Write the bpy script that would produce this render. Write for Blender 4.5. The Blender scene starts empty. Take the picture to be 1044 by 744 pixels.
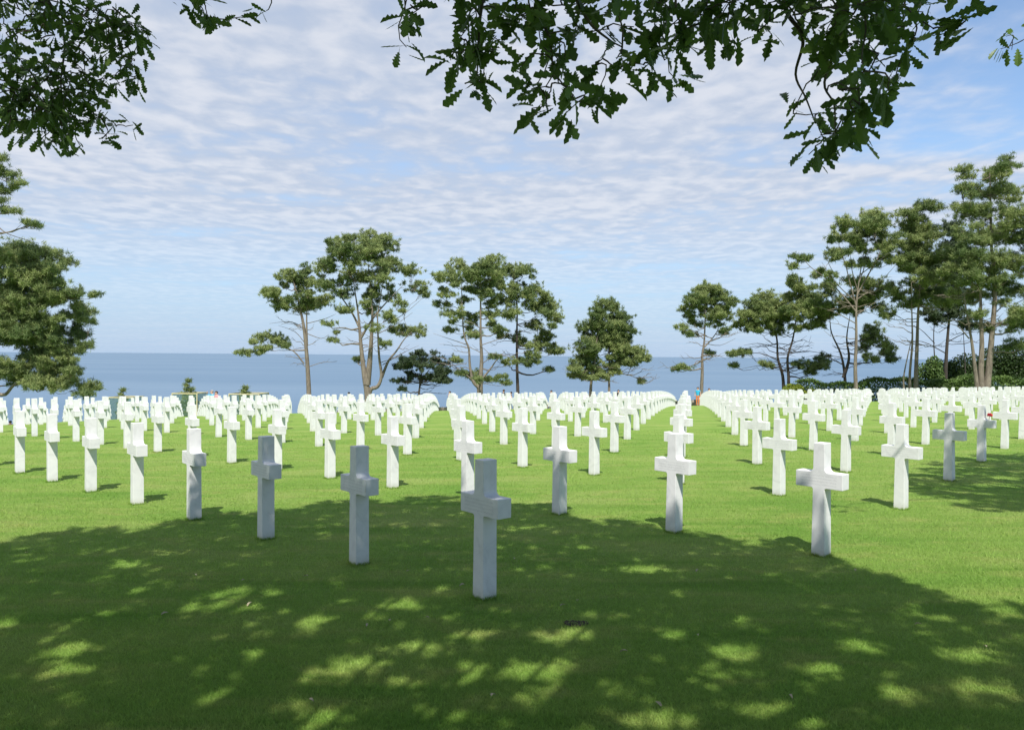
import bpy, bmesh, math, random
import numpy as np
from mathutils import Vector, Matrix

random.seed(7)
rng = np.random.default_rng(11)
SC = bpy.context.scene
COL = SC.collection
R = math.radians

# ------------------------------------------------------------------ view constants
FPX = 784.0                      # focal length in photo pixels (photo 1044 x 744)
ROLL, PITCH, EYE = 0.0080, 10.0 / 784, 1.68
SUN_EL, SUN_AZ = 55.0, 1.0       # azimuth: degrees from -Y towards +X of the direction TO the sun
S = Vector((math.sin(R(SUN_AZ)) * math.cos(R(SUN_EL)), -math.cos(R(SUN_AZ)) * math.cos(R(SUN_EL)), math.sin(R(SUN_EL))))
SH = np.array([S.x / S.z, S.y / S.z])     # step towards the sun per metre of height


def gz(X, Y):
    """height of the lawn: a gentle fall that steepens towards the cliff, tilted up to the right"""
    X = np.asarray(X, float); Y = np.asarray(Y, float)
    e = 0.94 * (np.maximum(0, Y - 14) / 36) ** 1.69
    t = np.clip(X, -130, 130) * (0.0056 + 0.00036 * np.clip(Y, 0, 110))
    z = -0.0188 * Y - e + t - 0.0028 * np.clip(-X - 14, 0, 46) ** 2
    z = z - 0.012 * np.maximum(0, Y - 97) ** 2.0
    return np.maximum(z, -56.0)


def ray(px, py):
    u, v = px - 522.0, py - 372.0
    uu = u * math.cos(ROLL) + v * math.sin(ROLL)
    vv = -u * math.sin(ROLL) + v * math.cos(ROLL)
    yc, zc = FPX, -vv
    return np.array([uu, yc * math.cos(PITCH) + zc * math.sin(PITCH), -yc * math.sin(PITCH) + zc * math.cos(PITCH)])


def at(px, py, Y):
    d = ray(px, py)
    return np.array([0, 0, EYE]) + d * (Y / d[1])


def proj(X, Y, Z):
    z = Z - EYE
    yc = Y * math.cos(PITCH) - z * math.sin(PITCH); zc = z * math.cos(PITCH) + Y * math.sin(PITCH)
    u = FPX * X / yc; v = -FPX * zc / yc
    return 522 + u * math.cos(ROLL) - v * math.sin(ROLL), 372 + u * math.sin(ROLL) + v * math.cos(ROLL)


def ground_px(px, py):
    """where the view ray through a photo pixel meets the lawn"""
    d = ray(px, py)
    lo, hi = 1.0, 95.0
    for _ in range(40):
        m = (lo + hi) / 2
        p = np.array([0, 0, EYE]) + d * (m / d[1])
        if p[2] > gz(p[0], p[1]): lo = m
        else: hi = m
    return p


# ------------------------------------------------------------------ materials
def mat(name):
    m = bpy.data.materials.new(name); m.use_nodes = True
    nt = m.node_tree
    return m, nt, nt.nodes['Principled BSDF'], nt.nodes['Material Output']


def N(nt, t, **kw):
    n = nt.nodes.new(t)
    for k, v in kw.items():
        if k in n.inputs.keys(): n.inputs[k].default_value = v
        else: setattr(n, k, v)
    return n


def noise(nt, vec, scale, detail=3, rough=.55, dist=0.0):
    n = N(nt, 'ShaderNodeTexNoise')
    n.inputs['Scale'].default_value = scale; n.inputs['Detail'].default_value = detail
    n.inputs['Roughness'].default_value = rough; n.inputs['Distortion'].default_value = dist
    if vec is not None: nt.links.new(vec, n.inputs['Vector'])
    return n.outputs['Fac']


def ramp(nt, fac, stops):
    n = N(nt, 'ShaderNodeValToRGB')
    cr = n.color_ramp
    while len(cr.elements) < len(stops): cr.elements.new(.5)
    for e, (p, c) in zip(cr.elements, stops):
        e.position = p; e.color = (*c, 1) if len(c) == 3 else c
    nt.links.new(fac, n.inputs['Fac'])
    return n.outputs['Color']


def mix(nt, fac, a, b, mode='MIX'):
    n = N(nt, 'ShaderNodeMix', data_type='RGBA', blend_type=mode)
    for sock, v in ((n.inputs[0], fac), (n.inputs[6], a), (n.inputs[7], b)):
        if isinstance(v, (int, float)): sock.default_value = v
        elif isinstance(v, tuple): sock.default_value = (*v, 1)
        else: nt.links.new(v, sock)
    return n.outputs[2]


def math_n(nt, op, a, b=None, c=None):
    n = N(nt, 'ShaderNodeMath', operation=op)
    for i, v in enumerate((a, b, c)):
        if v is None: continue
        if isinstance(v, (int, float)): n.inputs[i].default_value = v
        else: nt.links.new(v, n.inputs[i])
    return n.outputs[0]


def sstep(nt, x, lo, hi):
    n = N(nt, 'ShaderNodeMapRange', interpolation_type='SMOOTHSTEP')
    nt.links.new(x, n.inputs['Value'])
    n.inputs['From Min'].default_value = lo; n.inputs['From Max'].default_value = hi
    return n.outputs['Result']


def coords(nt, kind='Object', scale=(1, 1, 1)):
    tc = N(nt, 'ShaderNodeTexCoord')
    mp = N(nt, 'ShaderNodeMapping'); mp.inputs['Scale'].default_value = scale
    nt.links.new(tc.outputs[kind], mp.inputs['Vector'])
    return mp.outputs['Vector']


def bump(nt, b, h, strength, dist):
    n = N(nt, 'ShaderNodeBump'); n.inputs['Strength'].default_value = strength; n.inputs['Distance'].default_value = dist
    nt.links.new(h, n.inputs['Height']); nt.links.new(n.outputs['Normal'], b.inputs['Normal'])


def lawn_colour(nt):
    """colour of the turf from world position, shared by the sheet and the blades"""
    geo = N(nt, 'ShaderNodeNewGeometry')
    def pos(sx, sy):
        m = N(nt, 'ShaderNodeMapping'); m.inputs['Scale'].default_value = (sx, sy, 0)
        nt.links.new(geo.outputs['Position'], m.inputs['Vector']); return m.outputs['Vector']
    big = noise(nt, pos(.45, .8), 1.0, 4, .6)
    mid = noise(nt, pos(1.4, 3.2), 1.0, 5, .65, .4)
    streak = noise(nt, pos(.22, 2.6), 1.0, 4, .6, .2)
    fine = noise(nt, pos(28, 40), 1.0, 4, .75)
    c = ramp(nt, big, [(.3, (.146, .270, .042)), (.52, (.202, .312, .060)), (.72, (.265, .340, .092))])
    c = mix(nt, math_n(nt, 'MULTIPLY', sstep(nt, mid, .48, .70), .65), c, (.290, .330, .095))
    c = mix(nt, math_n(nt, 'MULTIPLY', sstep(nt, streak, .50, .70), .55), c, (.105, .225, .026))
    f = math_n(nt, 'MULTIPLY_ADD', fine, .9, .58)
    return mix(nt, 1.0, c, f, 'MULTIPLY') if False else (c, f)


def scale_col(nt, c, f):
    n = N(nt, 'ShaderNodeVectorMath', operation='SCALE')
    nt.links.new(c, n.inputs[0]); nt.links.new(f, n.inputs['Scale'])
    return n.outputs[0]


M = {}
# lawn sheet
m, nt, b, o = mat('turf'); M['turf'] = m
c, f = lawn_colour(nt)
geo = N(nt, 'ShaderNodeNewGeometry')
nt.links.new(scale_col(nt, c, f), b.inputs['Base Color'])
b.inputs['Roughness'].default_value = .9; b.inputs['Specular IOR Level'].default_value = .15
mp = N(nt, 'ShaderNodeMapping'); mp.inputs['Scale'].default_value = (22, 30, 22); nt.links.new(geo.outputs['Position'], mp.inputs['Vector'])
bump(nt, b, noise(nt, mp.outputs['Vector'], 1, 5, .8), .9, .05)
# grass blades
m, nt, b, o = mat('grass_blade'); M['blade'] = m
c, f = lawn_colour(nt)
at_n = N(nt, 'ShaderNodeAttribute', attribute_name='tone')
tone = math_n(nt, 'MULTIPLY_ADD', at_n.outputs['Fac'], .55, 1.05)
cc = scale_col(nt, c, tone)
nt.links.new(cc, b.inputs['Base Color']); b.inputs['Roughness'].default_value = .6; b.inputs['Specular IOR Level'].default_value = .3
tr = N(nt, 'ShaderNodeBsdfTranslucent'); nt.links.new(cc, tr.inputs['Color'])
ms = N(nt, 'ShaderNodeMixShader'); ms.inputs[0].default_value = .42
nt.links.new(b.outputs[0], ms.inputs[1]); nt.links.new(tr.outputs[0], ms.inputs[2]); nt.links.new(ms.outputs[0], o.inputs['Surface'])
# marble
m, nt, b, o = mat('white_marble'); M['marble'] = m
v = coords(nt)
oi = N(nt, 'ShaderNodeObjectInfo')
add = N(nt, 'ShaderNodeVectorMath', operation='ADD'); nt.links.new(v, add.inputs[0])
sc_ = N(nt, 'ShaderNodeVectorMath', operation='SCALE'); sc_.inputs[0].default_value = (13, 7, 5); nt.links.new(oi.outputs['Random'], sc_.inputs['Scale'])
nt.links.new(sc_.outputs[0], add.inputs[1])
vein = noise(nt, add.outputs[0], 5.5, 6, .6, 1.6)
c = ramp(nt, vein, [(.3, (.60, .60, .595)), (.5, (.685, .685, .68)), (.7, (.72, .715, .705))])
sep = N(nt, 'ShaderNodeSeparateXYZ'); nt.links.new(v, sep.inputs[0])
# grime and grass stain near the foot
g = math_n(nt, 'MULTIPLY', sstep(nt, sep.outputs['Z'], .10, .0), noise(nt, add.outputs[0], 26, 4, .7))
c = mix(nt, math_n(nt, 'MULTIPLY', g, .75), c, (.36, .36, .24))
# faint worn lettering on the face of the arms: four lines of small marks
def band(x, lo, hi): return math_n(nt, 'MULTIPLY', math_n(nt, 'GREATER_THAN', x, lo), math_n(nt, 'LESS_THAN', x, hi))
lines = math_n(nt, 'LESS_THAN', math_n(nt, 'FRACT', math_n(nt, 'MULTIPLY', math_n(nt, 'SUBTRACT', sep.outputs['Z'], .640), 38.0)), .52)
zone = math_n(nt, 'MULTIPLY', band(sep.outputs['Z'], .640, .740), math_n(nt, 'LESS_THAN', math_n(nt, 'ABSOLUTE', sep.outputs['X']), .165))
zone = math_n(nt, 'MULTIPLY', zone, math_n(nt, 'LESS_THAN', sep.outputs['Y'], -.0625))
mpv = N(nt, 'ShaderNodeMapping'); mpv.inputs['Scale'].default_value = (150, 0, 190); nt.links.new(add.outputs[0], mpv.inputs['Vector'])
strokes = math_n(nt, 'GREATER_THAN', noise(nt, mpv.outputs['Vector'], 1.0, 1, .5), .50)
let = math_n(nt, 'MULTIPLY', math_n(nt, 'MULTIPLY', zone, lines), strokes)
c = mix(nt, math_n(nt, 'MULTIPLY', let, .42), c, (.42, .42, .43))
nt.links.new(c, b.inputs['Base Color'])
b.inputs['Roughness'].default_value = .55; b.inputs['Specular IOR Level'].default_value = .3
h = math_n(nt, 'SUBTRACT', math_n(nt, 'MULTIPLY', noise(nt, add.outputs[0], 60, 3), .3), let)
bump(nt, b, h, .35, .003)


def N_const(nt, v):
    n = N(nt, 'ShaderNodeValue'); n.outputs[0].default_value = v
    return n.outputs[0]


def leaf_material(name, lo, hi, transl=.25, rough=.5, seed_attr='tone', tscale=1.0):
    m, nt, b, o = mat(name)
    a = N(nt, 'ShaderNodeAttribute', attribute_name=seed_attr)
    c = ramp(nt, a.outputs['Fac'], [(0, lo), (1, hi)])
    ct = scale_col(nt, c, N_const(nt, tscale))
    nt.links.new(c, b.inputs['Base Color']); b.inputs['Roughness'].default_value = rough
    b.inputs['Specular IOR Level'].default_value = .3
    tr = N(nt, 'ShaderNodeBsdfTranslucent'); nt.links.new(ct, tr.inputs['Color'])
    ms = N(nt, 'ShaderNodeMixShader'); ms.inputs[0].default_value = transl
    nt.links.new(b.outputs[0], ms.inputs[1]); nt.links.new(tr.outputs[0], ms.inputs[2]); nt.links.new(ms.outputs[0], o.inputs['Surface'])
    M[name] = m


leaf_material('oak_leaf', (.045, .085, .018), (.095, .160, .034), .42, .42, tscale=1.35)
leaf_material('pine_needles', (.095, .145, .048), (.290, .340, .125), .24, .7)
leaf_material('bluish_needles', (.036, .062, .030), (.085, .115, .052), .08, .7)
leaf_material('hedge_leaf', (.055, .105, .026), (.130, .200, .050), .18, .5)
leaf_material('golden_leaf', (.150, .200, .020), (.260, .310, .040), .2, .5)
leaf_material('purple_leaf', (.045, .022, .028), (.10, .050, .050), .12, .5)
leaf_material('shrub_leaf', (.018, .038, .012), (.050, .085, .022), .12, .5)


def bark(name, a, c2, scale=9):
    m, nt, b, o = mat(name); M[name] = m
    v = coords(nt, 'Object', (1, 1, .28))
    n = noise(nt, v, scale, 6, .7, .6)
    nt.links.new(ramp(nt, n, [(.3, a), (.7, c2)]), b.inputs['Base Color'])
    b.inputs['Roughness'].default_value = .9
    bump(nt, b, n, .8, .06)


bark('pine_bark', (.080, .064, .050), (.255, .215, .170), 5)
bark('dark_bark', (.020, .017, .014), (.075, .060, .048), 6)
bark('oak_bark', (.035, .030, .024), (.12, .105, .085), 14)


def plain(name, col, rough=.7, var=.25, scale=8, metal=0.0):
    m, nt, b, o = mat(name); M[name] = m
    n = noise(nt, coords(nt), scale, 4, .6)
    lo = tuple(x * (1 - var) for x in col); hi = tuple(min(1, x * (1 + var)) for x in col)
    nt.links.new(ramp(nt, n, [(.3, lo), (.7, hi)]), b.inputs['Base Color'])
    b.inputs['Roughness'].default_value = rough; b.inputs['Metallic'].default_value = metal


plain('skin', (.50, .30, .22), .6, .08)
for nm, cl in dict(maroon=(.10, .025, .05), turquoise=(.02, .33, .50), pink=(.62, .25, .28), navy=(.02, .028, .06), salmon=(.55, .26, .20),
                   black=(.015, .015, .018), white_cloth=(.75, .75, .74), orange=(.65, .20, .06), jeans=(.06, .09, .17), sand=(.42, .34, .22),
                   brown_hair=(.05, .028, .015), grey_hair=(.28, .26, .25), dark_hair=(.015, .012, .010)).items():
    plain(nm, cl, .8, .15, 30)
plain('pale_wood', (.52, .47, .28), .7, .15, 20)
plain('stone', (.24, .21, .175), .9, .4, 6)
plain('gravel', (.42, .35, .27), .95, .25, 20)
plain('soil', (.050, .040, .024), .95, .4, 60)
plain('dry_leaf', (.34, .30, .20), .8, .35, 40)
plain('red_petal', (.62, .03, .04), .6, .2, 60)
plain('flower_stem', (.06, .12, .03), .7, .2, 60)
m, nt, b, o = mat('net'); M['net'] = m
b.inputs['Base Color'].default_value = (.10, .20, .13, 1); b.inputs['Alpha'].default_value = .22; b.inputs['Roughness'].default_value = .7
# sea
m, nt, b, o = mat('sea_water'); M['sea'] = m
v = coords(nt, 'Object', (.010, .030, 1))
n1 = noise(nt, v, 1, 6, .6, .5)
v2 = coords(nt, 'Object', (.0006, .0020, 1))
n2 = noise(nt, v2, 1, 4, .55, .3)
c = ramp(nt, n2, [(.3, (.085, .152, .232)), (.7, (.122, .192, .270))])
nt.links.new(c, b.inputs['Base Color']); b.inputs['Roughness'].default_value = .42; b.inputs['IOR'].default_value = 1.33
b.inputs['Specular IOR Level'].default_value = .35
bump(nt, b, n1, .5, 3.0)


# ------------------------------------------------------------------ object helpers
def tag(o, label=None, cat=None, group=None, kind=None):
    for k, v in (('label', label), ('category', cat), ('group', group), ('kind', kind)):
        if v: o[k] = v
    return o


def empty(name, loc, rz=0):
    o = bpy.data.objects.new(name, None); COL.objects.link(o)
    o.location = loc; o.rotation_euler = (0, 0, rz); o.empty_display_size = .3
    return o


def link(name, me, mats, parent=None, loc=None):
    o = bpy.data.objects.new(name, me); COL.objects.link(o)
    for x in (mats if isinstance(mats, (list, tuple)) else [mats]): me.materials.append(x)
    if parent is not None:
        o.parent = parent
        o.location = -Vector(parent.location) if loc is None else loc   # mesh in world coordinates under an unrotated Empty
    elif loc is not None: o.location = loc
    return o


def np_mesh(name, V, F, tone=None, smooth=False):
    """F: (n,k) array, all faces with k corners; tone: per-face value stored as a face attribute"""
    me = bpy.data.meshes.new(name)
    V = np.asarray(V, np.float32); F = np.asarray(F, np.int32); n, k = F.shape
    me.vertices.add(len(V)); me.vertices.foreach_set('co', V.ravel())
    me.loops.add(n * k); me.loops.foreach_set('vertex_index', F.ravel())
    me.polygons.add(n); me.polygons.foreach_set('loop_start', np.arange(n, dtype=np.int32) * k)
    if tone is not None:
        a = me.attributes.new('tone', 'FLOAT', 'FACE'); a.data.foreach_set('value', np.asarray(tone, np.float32))
    me.polygons.foreach_set('use_smooth', np.full(n, smooth))
    me.update(calc_edges=True); me.validate()
    return me


class Tubes:
    def __init__(s): s.v, s.f = [], []

    def add(s, pts, r0, r1=None, k=7, rads=None):
        pts = [Vector(p) for p in pts]; n = len(pts)
        if rads is None: rads = [r0 + (r1 - r0) * i / (n - 1) for i in range(n)]
        base = len(s.v); up = Vector((.3, .9, .2)).normalized()
        for i, p in enumerate(pts):
            t = (pts[min(i + 1, n - 1)] - pts[max(i - 1, 0)]).normalized()
            a = t.cross(up)
            if a.length < .05: a = t.cross(Vector((1, 0, 0)))
            a.normalize(); b2 = t.cross(a)
            for j in range(k):
                q = 2 * math.pi * j / k
                s.v.append(p + (a * math.cos(q) + b2 * math.sin(q)) * rads[i])
        for i in range(n - 1):
            for j in range(k):
                j2 = (j + 1) % k
                s.f.append((base + i * k + j, base + i * k + j2, base + (i + 1) * k + j2, base + (i + 1) * k + j))

    def mesh(s, name):
        return np_mesh(name, np.array([tuple(x) for x in s.v]), np.array(s.f), smooth=True)


def curve(a, b, sag, n=6, wob=0.0):
    a, b, sag = Vector(a), Vector(b), Vector(sag)
    L = (b - a).length; out = []
    for i in range(n + 1):
        t = i / n
        p = a.lerp(b, t) + sag * (4 * t * (1 - t))
        if 0 < i < n and wob: p += Vector((random.gauss(0, 1), random.gauss(0, 1), random.gauss(0, 1))) * wob * L
        out.append(p)
    return out


def spline(pts, n=4):
    """Catmull-Rom through points"""
    P = [Vector(p) for p in pts]; P = [P[0] * 2 - P[1]] + P + [P[-1] * 2 - P[-2]]
    out = []
    for i in range(1, len(P) - 2):
        p0, p1, p2, p3 = P[i - 1:i + 3]
        for k in range(n):
            t = k / n
            out.append(.5 * (2 * p1 + (p2 - p0) * t + (2 * p0 - 5 * p1 + 4 * p2 - p3) * t * t + (3 * p1 - p0 - 3 * p2 + p3) * t ** 3))
    out.append(P[-2])
    return out


# ------------------------------------------------------------------ terrain, path and sea
def grid_lines(a, b, fine_a, fine_b, fine, coarse):
    L = list(np.arange(a, fine_a, coarse)) + list(np.arange(fine_a, fine_b, fine)) + list(np.arange(fine_b, b + coarse, coarse))
    return np.array(L)


gx = grid_lines(-420, 420, -30, 30, 1.0, 12); gy = grid_lines(-120, 190, -5, 110, 1.0, 5)
XX, YY = np.meshgrid(gx, gy); ZZ = gz(XX, YY)
nx, ny = len(gx), len(gy)
idx = np.arange(nx * ny).reshape(ny, nx)
F = np.stack([idx[:-1, :-1], idx[:-1, 1:], idx[1:, 1:], idx[1:, :-1]], -1).reshape(-1, 4)
lawn = link('lawn', np_mesh('lawn', np.stack([XX, YY, ZZ], -1).reshape(-1, 3), F, smooth=True), M['turf'])
tag(lawn, 'mown green lawn sloping away to the cliff edge above the sea', 'lawn', kind='structure')

rr = [0, 300, 1000, 4000, 15000, 40000, 60000]; na = 96
V = [(0, 0, -52.0)]
for r in rr[1:]:
    V += [(r * math.cos(2 * math.pi * j / na), r * math.sin(2 * math.pi * j / na), -52.0) for j in range(na)]
bm = bmesh.new(); bv = [bm.verts.new(v) for v in V]
for j in range(na): bm.faces.new((bv[0], bv[1 + j], bv[1 + (j + 1) % na]))
for i in range(len(rr) - 2):
    for j in range(na):
        a0 = 1 + i * na; a1 = a0 + na; j2 = (j + 1) % na
        bm.faces.new((bv[a0 + j], bv[a1 + j], bv[a1 + j2], bv[a0 + j2]))
me = bpy.data.meshes.new('sea'); bm.to_mesh(me); bm.free()
tag(link('sea', me, M['sea']), 'calm grey-blue sea reaching the horizon behind the trees', 'sea', kind='structure')

# gravel path behind the low wall
xs = np.arange(-75, 40, 2.0)
V, F = [], []
for i, x in enumerate(xs):
    for y in (85.6, 87.0, 88.4): V.append((x, y, float(gz(x, y)) + .02))
for i in range(len(xs) - 1):
    for k in range(2): F.append((i * 3 + k, i * 3 + 3 + k, i * 3 + 4 + k, i * 3 + 1 + k))
tag(link('path', np_mesh('path', V, F), M['gravel']), 'pale gravel path along the far end of the lawn', 'path', kind='structure')

# ------------------------------------------------------------------ grass blades (stuff)
n = 980000
y0, y1 = 3.0, 22.0
u = rng.random(n)
Yb = 1 / (1 / y0 - u * (1 / y0 - 1 / y1))
Xb = (rng.random(n) * 2 - 1) * (.76 * Yb + 2.6)
Zb = gz(Xb, Yb)
hgt = rng.uniform(.014, .030, n) * (1 + .15 * rng.standard_normal(n)).clip(.5, 1.6)
wid = .0022 * (1 + Yb / 5.0) * rng.uniform(.7, 1.3, n)
feet = []
for i_ in range(0, 5):
    for j_ in range(-1 if i_ else 0, 9):
        q_ = np.array([-.189, 5.658]) + i_ * np.array([1.8798, 2.2845]) + j_ * np.array([-1.1251, .9917])
        if abs(q_[0]) < .74 * q_[1] and q_[1] < 17: feet.append(q_)
kf = 420; u_ = rng.uniform(-1, 1, (len(feet), kf)); sd_ = rng.integers(0, 4, (len(feet), kf)); dd_ = rng.uniform(.0, .022, (len(feet), kf))
ux = np.where(sd_ < 2, u_ * .066, np.where(sd_ == 2, 1, -1) * (.062 + dd_)); uy = np.where(sd_ < 2, np.where(sd_ == 0, 1, -1) * (.064 + dd_), u_ * .068)
ca, sa = math.cos(-R(49)), math.sin(-R(49)); fx = np.array(feet)
ex = (fx[:, 0:1] + ux * ca - uy * sa).ravel(); ey = (fx[:, 1:2] + ux * sa + uy * ca).ravel()
Xb = np.concatenate([Xb, ex]); Yb = np.concatenate([Yb, ey]); Zb = gz(Xb, Yb)
hgt = np.concatenate([hgt, rng.uniform(.018, .045, len(ex))]); wid = np.concatenate([wid, .0022 * (1 + ey / 5) * rng.uniform(.7, 1.3, len(ex))]); n = len(Xb)
ang = rng.random(n) * 2 * np.pi; lean = rng.uniform(.1, 1.1, n) * hgt; la = rng.random(n) * 2 * np.pi
base = np.stack([Xb, Yb, Zb - .003], -1)
side = np.stack([np.cos(ang), np.sin(ang), np.zeros(n)], -1) * wid[:, None] * .5
tip = base + np.stack([np.cos(la) * lean, np.sin(la) * lean, hgt], -1)
V = np.stack([base - side, base + side, tip], 1).reshape(-1, 3)
tone = rng.random(n)
g = link('grass', np_mesh('grass', V, np.arange(3 * n).reshape(-1, 3), tone), M['blade'])
tag(g, 'short mown green grass blades covering the near lawn', 'grass', kind='stuff')

# ------------------------------------------------------------------ the marble crosses
O = np.array([-.189, 5.658]); VB = np.array([1.8798, 2.2845]); VA = np.array([-1.1251, .9917])
CROSS_TH = R(49)      # arm direction is (cos, -sin)


def cross_mesh():
    W, T, H = .435, .128, 1.045
    za, zb = .617, .758
    ht, hm, hb = .050, .054, .062      # half widths: top, middle, foot
    def arc(cx, cz, r, a0, a1, n=5): return [(cx + r * math.cos(R(a0 + (a1 - a0) * i / n)), cz + r * math.sin(R(a0 + (a1 - a0) * i / n))) for i in range(n + 1)]
    ru, rl = .038, .020
    half = [(hb, -.025), (hb - .001, .1)]
    half += arc(hm + rl, za - rl, rl, 180, 90)
    half += [(W / 2, za), (W / 2, zb)]
    half += arc(hm - .001 + ru, zb + ru, ru, 270, 180)
    half += [(ht, H - .025)]
    pts = half + [(-x, z) for x, z in reversed(half)]
    bm = bmesh.new()
    # foot sits on the lawn at z=0 (outline H is net of the buried 25 mm)
    vs = [bm.verts.new((x, -T / 2, z)) for x, z in pts]
    f = bm.faces.new(vs)
    ext = bmesh.ops.extrude_face_region(bm, geom=[f])
    bmesh.ops.translate(bm, verts=[v for v in ext['geom'] if isinstance(v, bmesh.types.BMVert)], vec=(0, T, 0))
    bmesh.ops.recalc_face_normals(bm, faces=bm.faces)
    es = [e for e in bm.edges if len(e.link_faces) == 2 and e.calc_face_angle(0) > R(50)]
    bmesh.ops.bevel(bm, geom=es, offset=.0045, segments=2, affect='EDGES', profile=.6)
    bm.normal_update()
    me = bpy.data.meshes.new('marble_cross'); bm.to_mesh(me); bm.free()
    return me


CM = cross_mesh(); CM.materials.append(M['marble'])
ORD = ['', 'first', 'second', 'third', 'fourth', 'fifth', 'sixth', 'seventh', 'eighth', 'ninth', 'tenth', 'eleventh', 'twelfth', 'thirteenth', 'fourteenth',
       'fifteenth', 'sixteenth', 'seventeenth', 'eighteenth', 'nineteenth', 'twentieth']
def ordn(k):
    if k <= 20: return ORD[k]
    tens = {2: 'twenty', 3: 'thirty', 4: 'forty', 5: 'fifty'}[k // 10]
    return (tens + '-' + ORD[k % 10]) if k % 10 else {2: 'twentieth', 3: 'thirtieth', 4: 'fortieth', 5: 'fiftieth'}[k // 10]


rows = {}
for i in range(0, 60):
    for j in range(-12, 70):
        if j < (0 if i == 0 else -1) and i < 7: continue
        x, y = O + i * VB + j * VA
        if y > 82 - .02 * x or y < 4: continue
        z = float(gz(x, y))
        px, py = proj(x, y, z)
        if not (-12 < px < 1054): continue
        rows.setdefault(i, []).append((j, x, y, z, px, py))
allc = sorted((y, i, j, x, z, px) for i, L in rows.items() for (j, x, y, z, px, py) in L)
near, far = allc[:300], allc[300:]
first = {}
for y, i, j, x, z, px in near: first[i] = min(first.get(i, 99), j)
special = {
    (0, 0): 'white marble cross nearest the camera, fully shaded with small flecks of sun on its arms',
    (0, 1): 'bluish shaded marble cross just left of the nearest cross',
    (0, 2): 'third cross of the front diagonal row, its stem in shade before a sunlit cross',
    (1, -1): 'large half-shaded marble cross standing at right where the tree shade ends',
    (1, 0): 'sunlit marble cross with more crosses lined up right behind it beside the central aisle',
    (1, 1): 'sunlit marble cross between the nearest shaded cross and the central aisle',
    (3, -1): 'greyish cross in dappled shade on the right, left neighbour of the one with red flower',
    (4, -1): 'shaded marble cross at the right with a small red flower above its arm',
    (2, -1): 'sunlit marble cross directly left of the dark shade patch at the right',
}
rz = -CROSS_TH
for y, i, j, x, z, px in near:
    o = bpy.data.objects.new('marble_cross', CM); COL.objects.link(o)
    o.location = (x, y, z); o.rotation_euler = (R(random.gauss(0, .25)), R(random.gauss(0, .25)), rz + R(random.gauss(0, .5)))
    k = j - first[i] + 1
    lab = special.get((i, j), 'white marble cross, %s from the near end of %s diagonal row from the left' % (ordn(k), ordn(i + 1)))
    tag(o, lab, 'headstone', 'white marble cross headstones in rows')
# the rest, farther than the nearest 300, as one mass
src = bpy.data.meshes.new_from_object(bpy.data.objects['marble_cross'])
bmf = bmesh.new()
def simple_cross(bm, x, y, z):
    W, T, H = .435, .128, 1.02
    mt = Matrix.Translation((x, y, z)) @ Matrix.Rotation(rz, 4, 'Z')
    P = [(.062, -.05), (.054, .617), (W / 2, .617), (W / 2, .758), (.052, .758), (.050, H)]
    P = P + [(-a, b2) for a, b2 in reversed(P)]
    vf = [bm.verts.new(mt @ Vector((a, -T / 2, b2))) for a, b2 in P]; vb = [bm.verts.new(mt @ Vector((a, T / 2, b2))) for a, b2 in P]
    bm.faces.new(vf); bm.faces.new(vb[::-1])
    for q in range(len(P)):
        r2 = (q + 1) % len(P); bm.faces.new((vf[r2], vf[q], vb[q], vb[r2]))
for y, i, j, x, z, px in far: simple_cross(bmf, x, y, z)
me = bpy.data.meshes.new('far_crosses'); bmf.to_mesh(me); bmf.free()
plain('far_marble', (.67, .67, .665), .55, .03, 3)
tag(link('marble_crosses', me, M['far_marble']), 'far rows of small white marble crosses packed together before the sea', 'headstones', 'white marble cross headstones in rows', 'stuff')
print('crosses', len(near), len(far), 'limit y', near[-1][0])

# red flower at the shaded cross on the right
c41 = O + 4 * VB - VA
fz = float(gz(*c41))
fl = empty('flower', (c41[0] + .088, c41[1] - .072, fz + .758)); tag(fl, 'small red flower resting above the arm of a shaded cross at right', 'flower')
bm = bmesh.new()
for k in range(9):
    a = k * 2.4; rr_ = .012 + .0035 * k
    bmesh.ops.create_icosphere(bm, subdivisions=1, radius=.022, matrix=Matrix.Translation((rr_ * math.cos(a), rr_ * math.sin(a), .105 - .003 * k)) @ Matrix.Rotation(a, 4, 'Z') @ Matrix.Diagonal((1, .55, 1.2, 1)))
me = bpy.data.meshes.new('bloom'); bm.to_mesh(me); bm.free(); link('bloom', me, M['red_petal'], fl, (0, 0, 0))
t = Tubes(); t.add([(-.01, 0, 0), (-.003, 0, .05), (0, 0, .10)], .004, .003, 6); link('stem', t.mesh('stem'), M['flower_stem'], fl, (0, 0, 0))


# ------------------------------------------------------------------ foliage builders
def blades(centers, nper, length, width, up=.35, tones=None, spread=None):
    """needle tufts: nper thin triangles round each centre"""
    centers = np.asarray(centers); n = len(centers)
    C = np.repeat(centers, nper, 0)
    d = rng.standard_normal((n * nper, 3)); d[:, 2] += up
    d /= np.linalg.norm(d, axis=1, keepdims=True)
    s = rng.standard_normal((n * nper, 3)); s -= (s * d).sum(1, keepdims=True) * d
    s /= np.linalg.norm(s, axis=1, keepdims=True)
    L = length * rng.uniform(.6, 1.25, (n * nper, 1)); w = width * rng.uniform(.7, 1.3, (n * nper, 1))
    j = rng.standard_normal((n * nper, 3)) * length * .22
    a = C + j
    V = np.stack([a - s * w * .5, a + s * w * .5, a + d * L], 1).reshape(-1, 3)
    tn = np.repeat(tones if tones is not None else rng.random(n), nper) + rng.uniform(-.15, .15, n * nper)
    return V, np.clip(tn, 0, 1)


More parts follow.
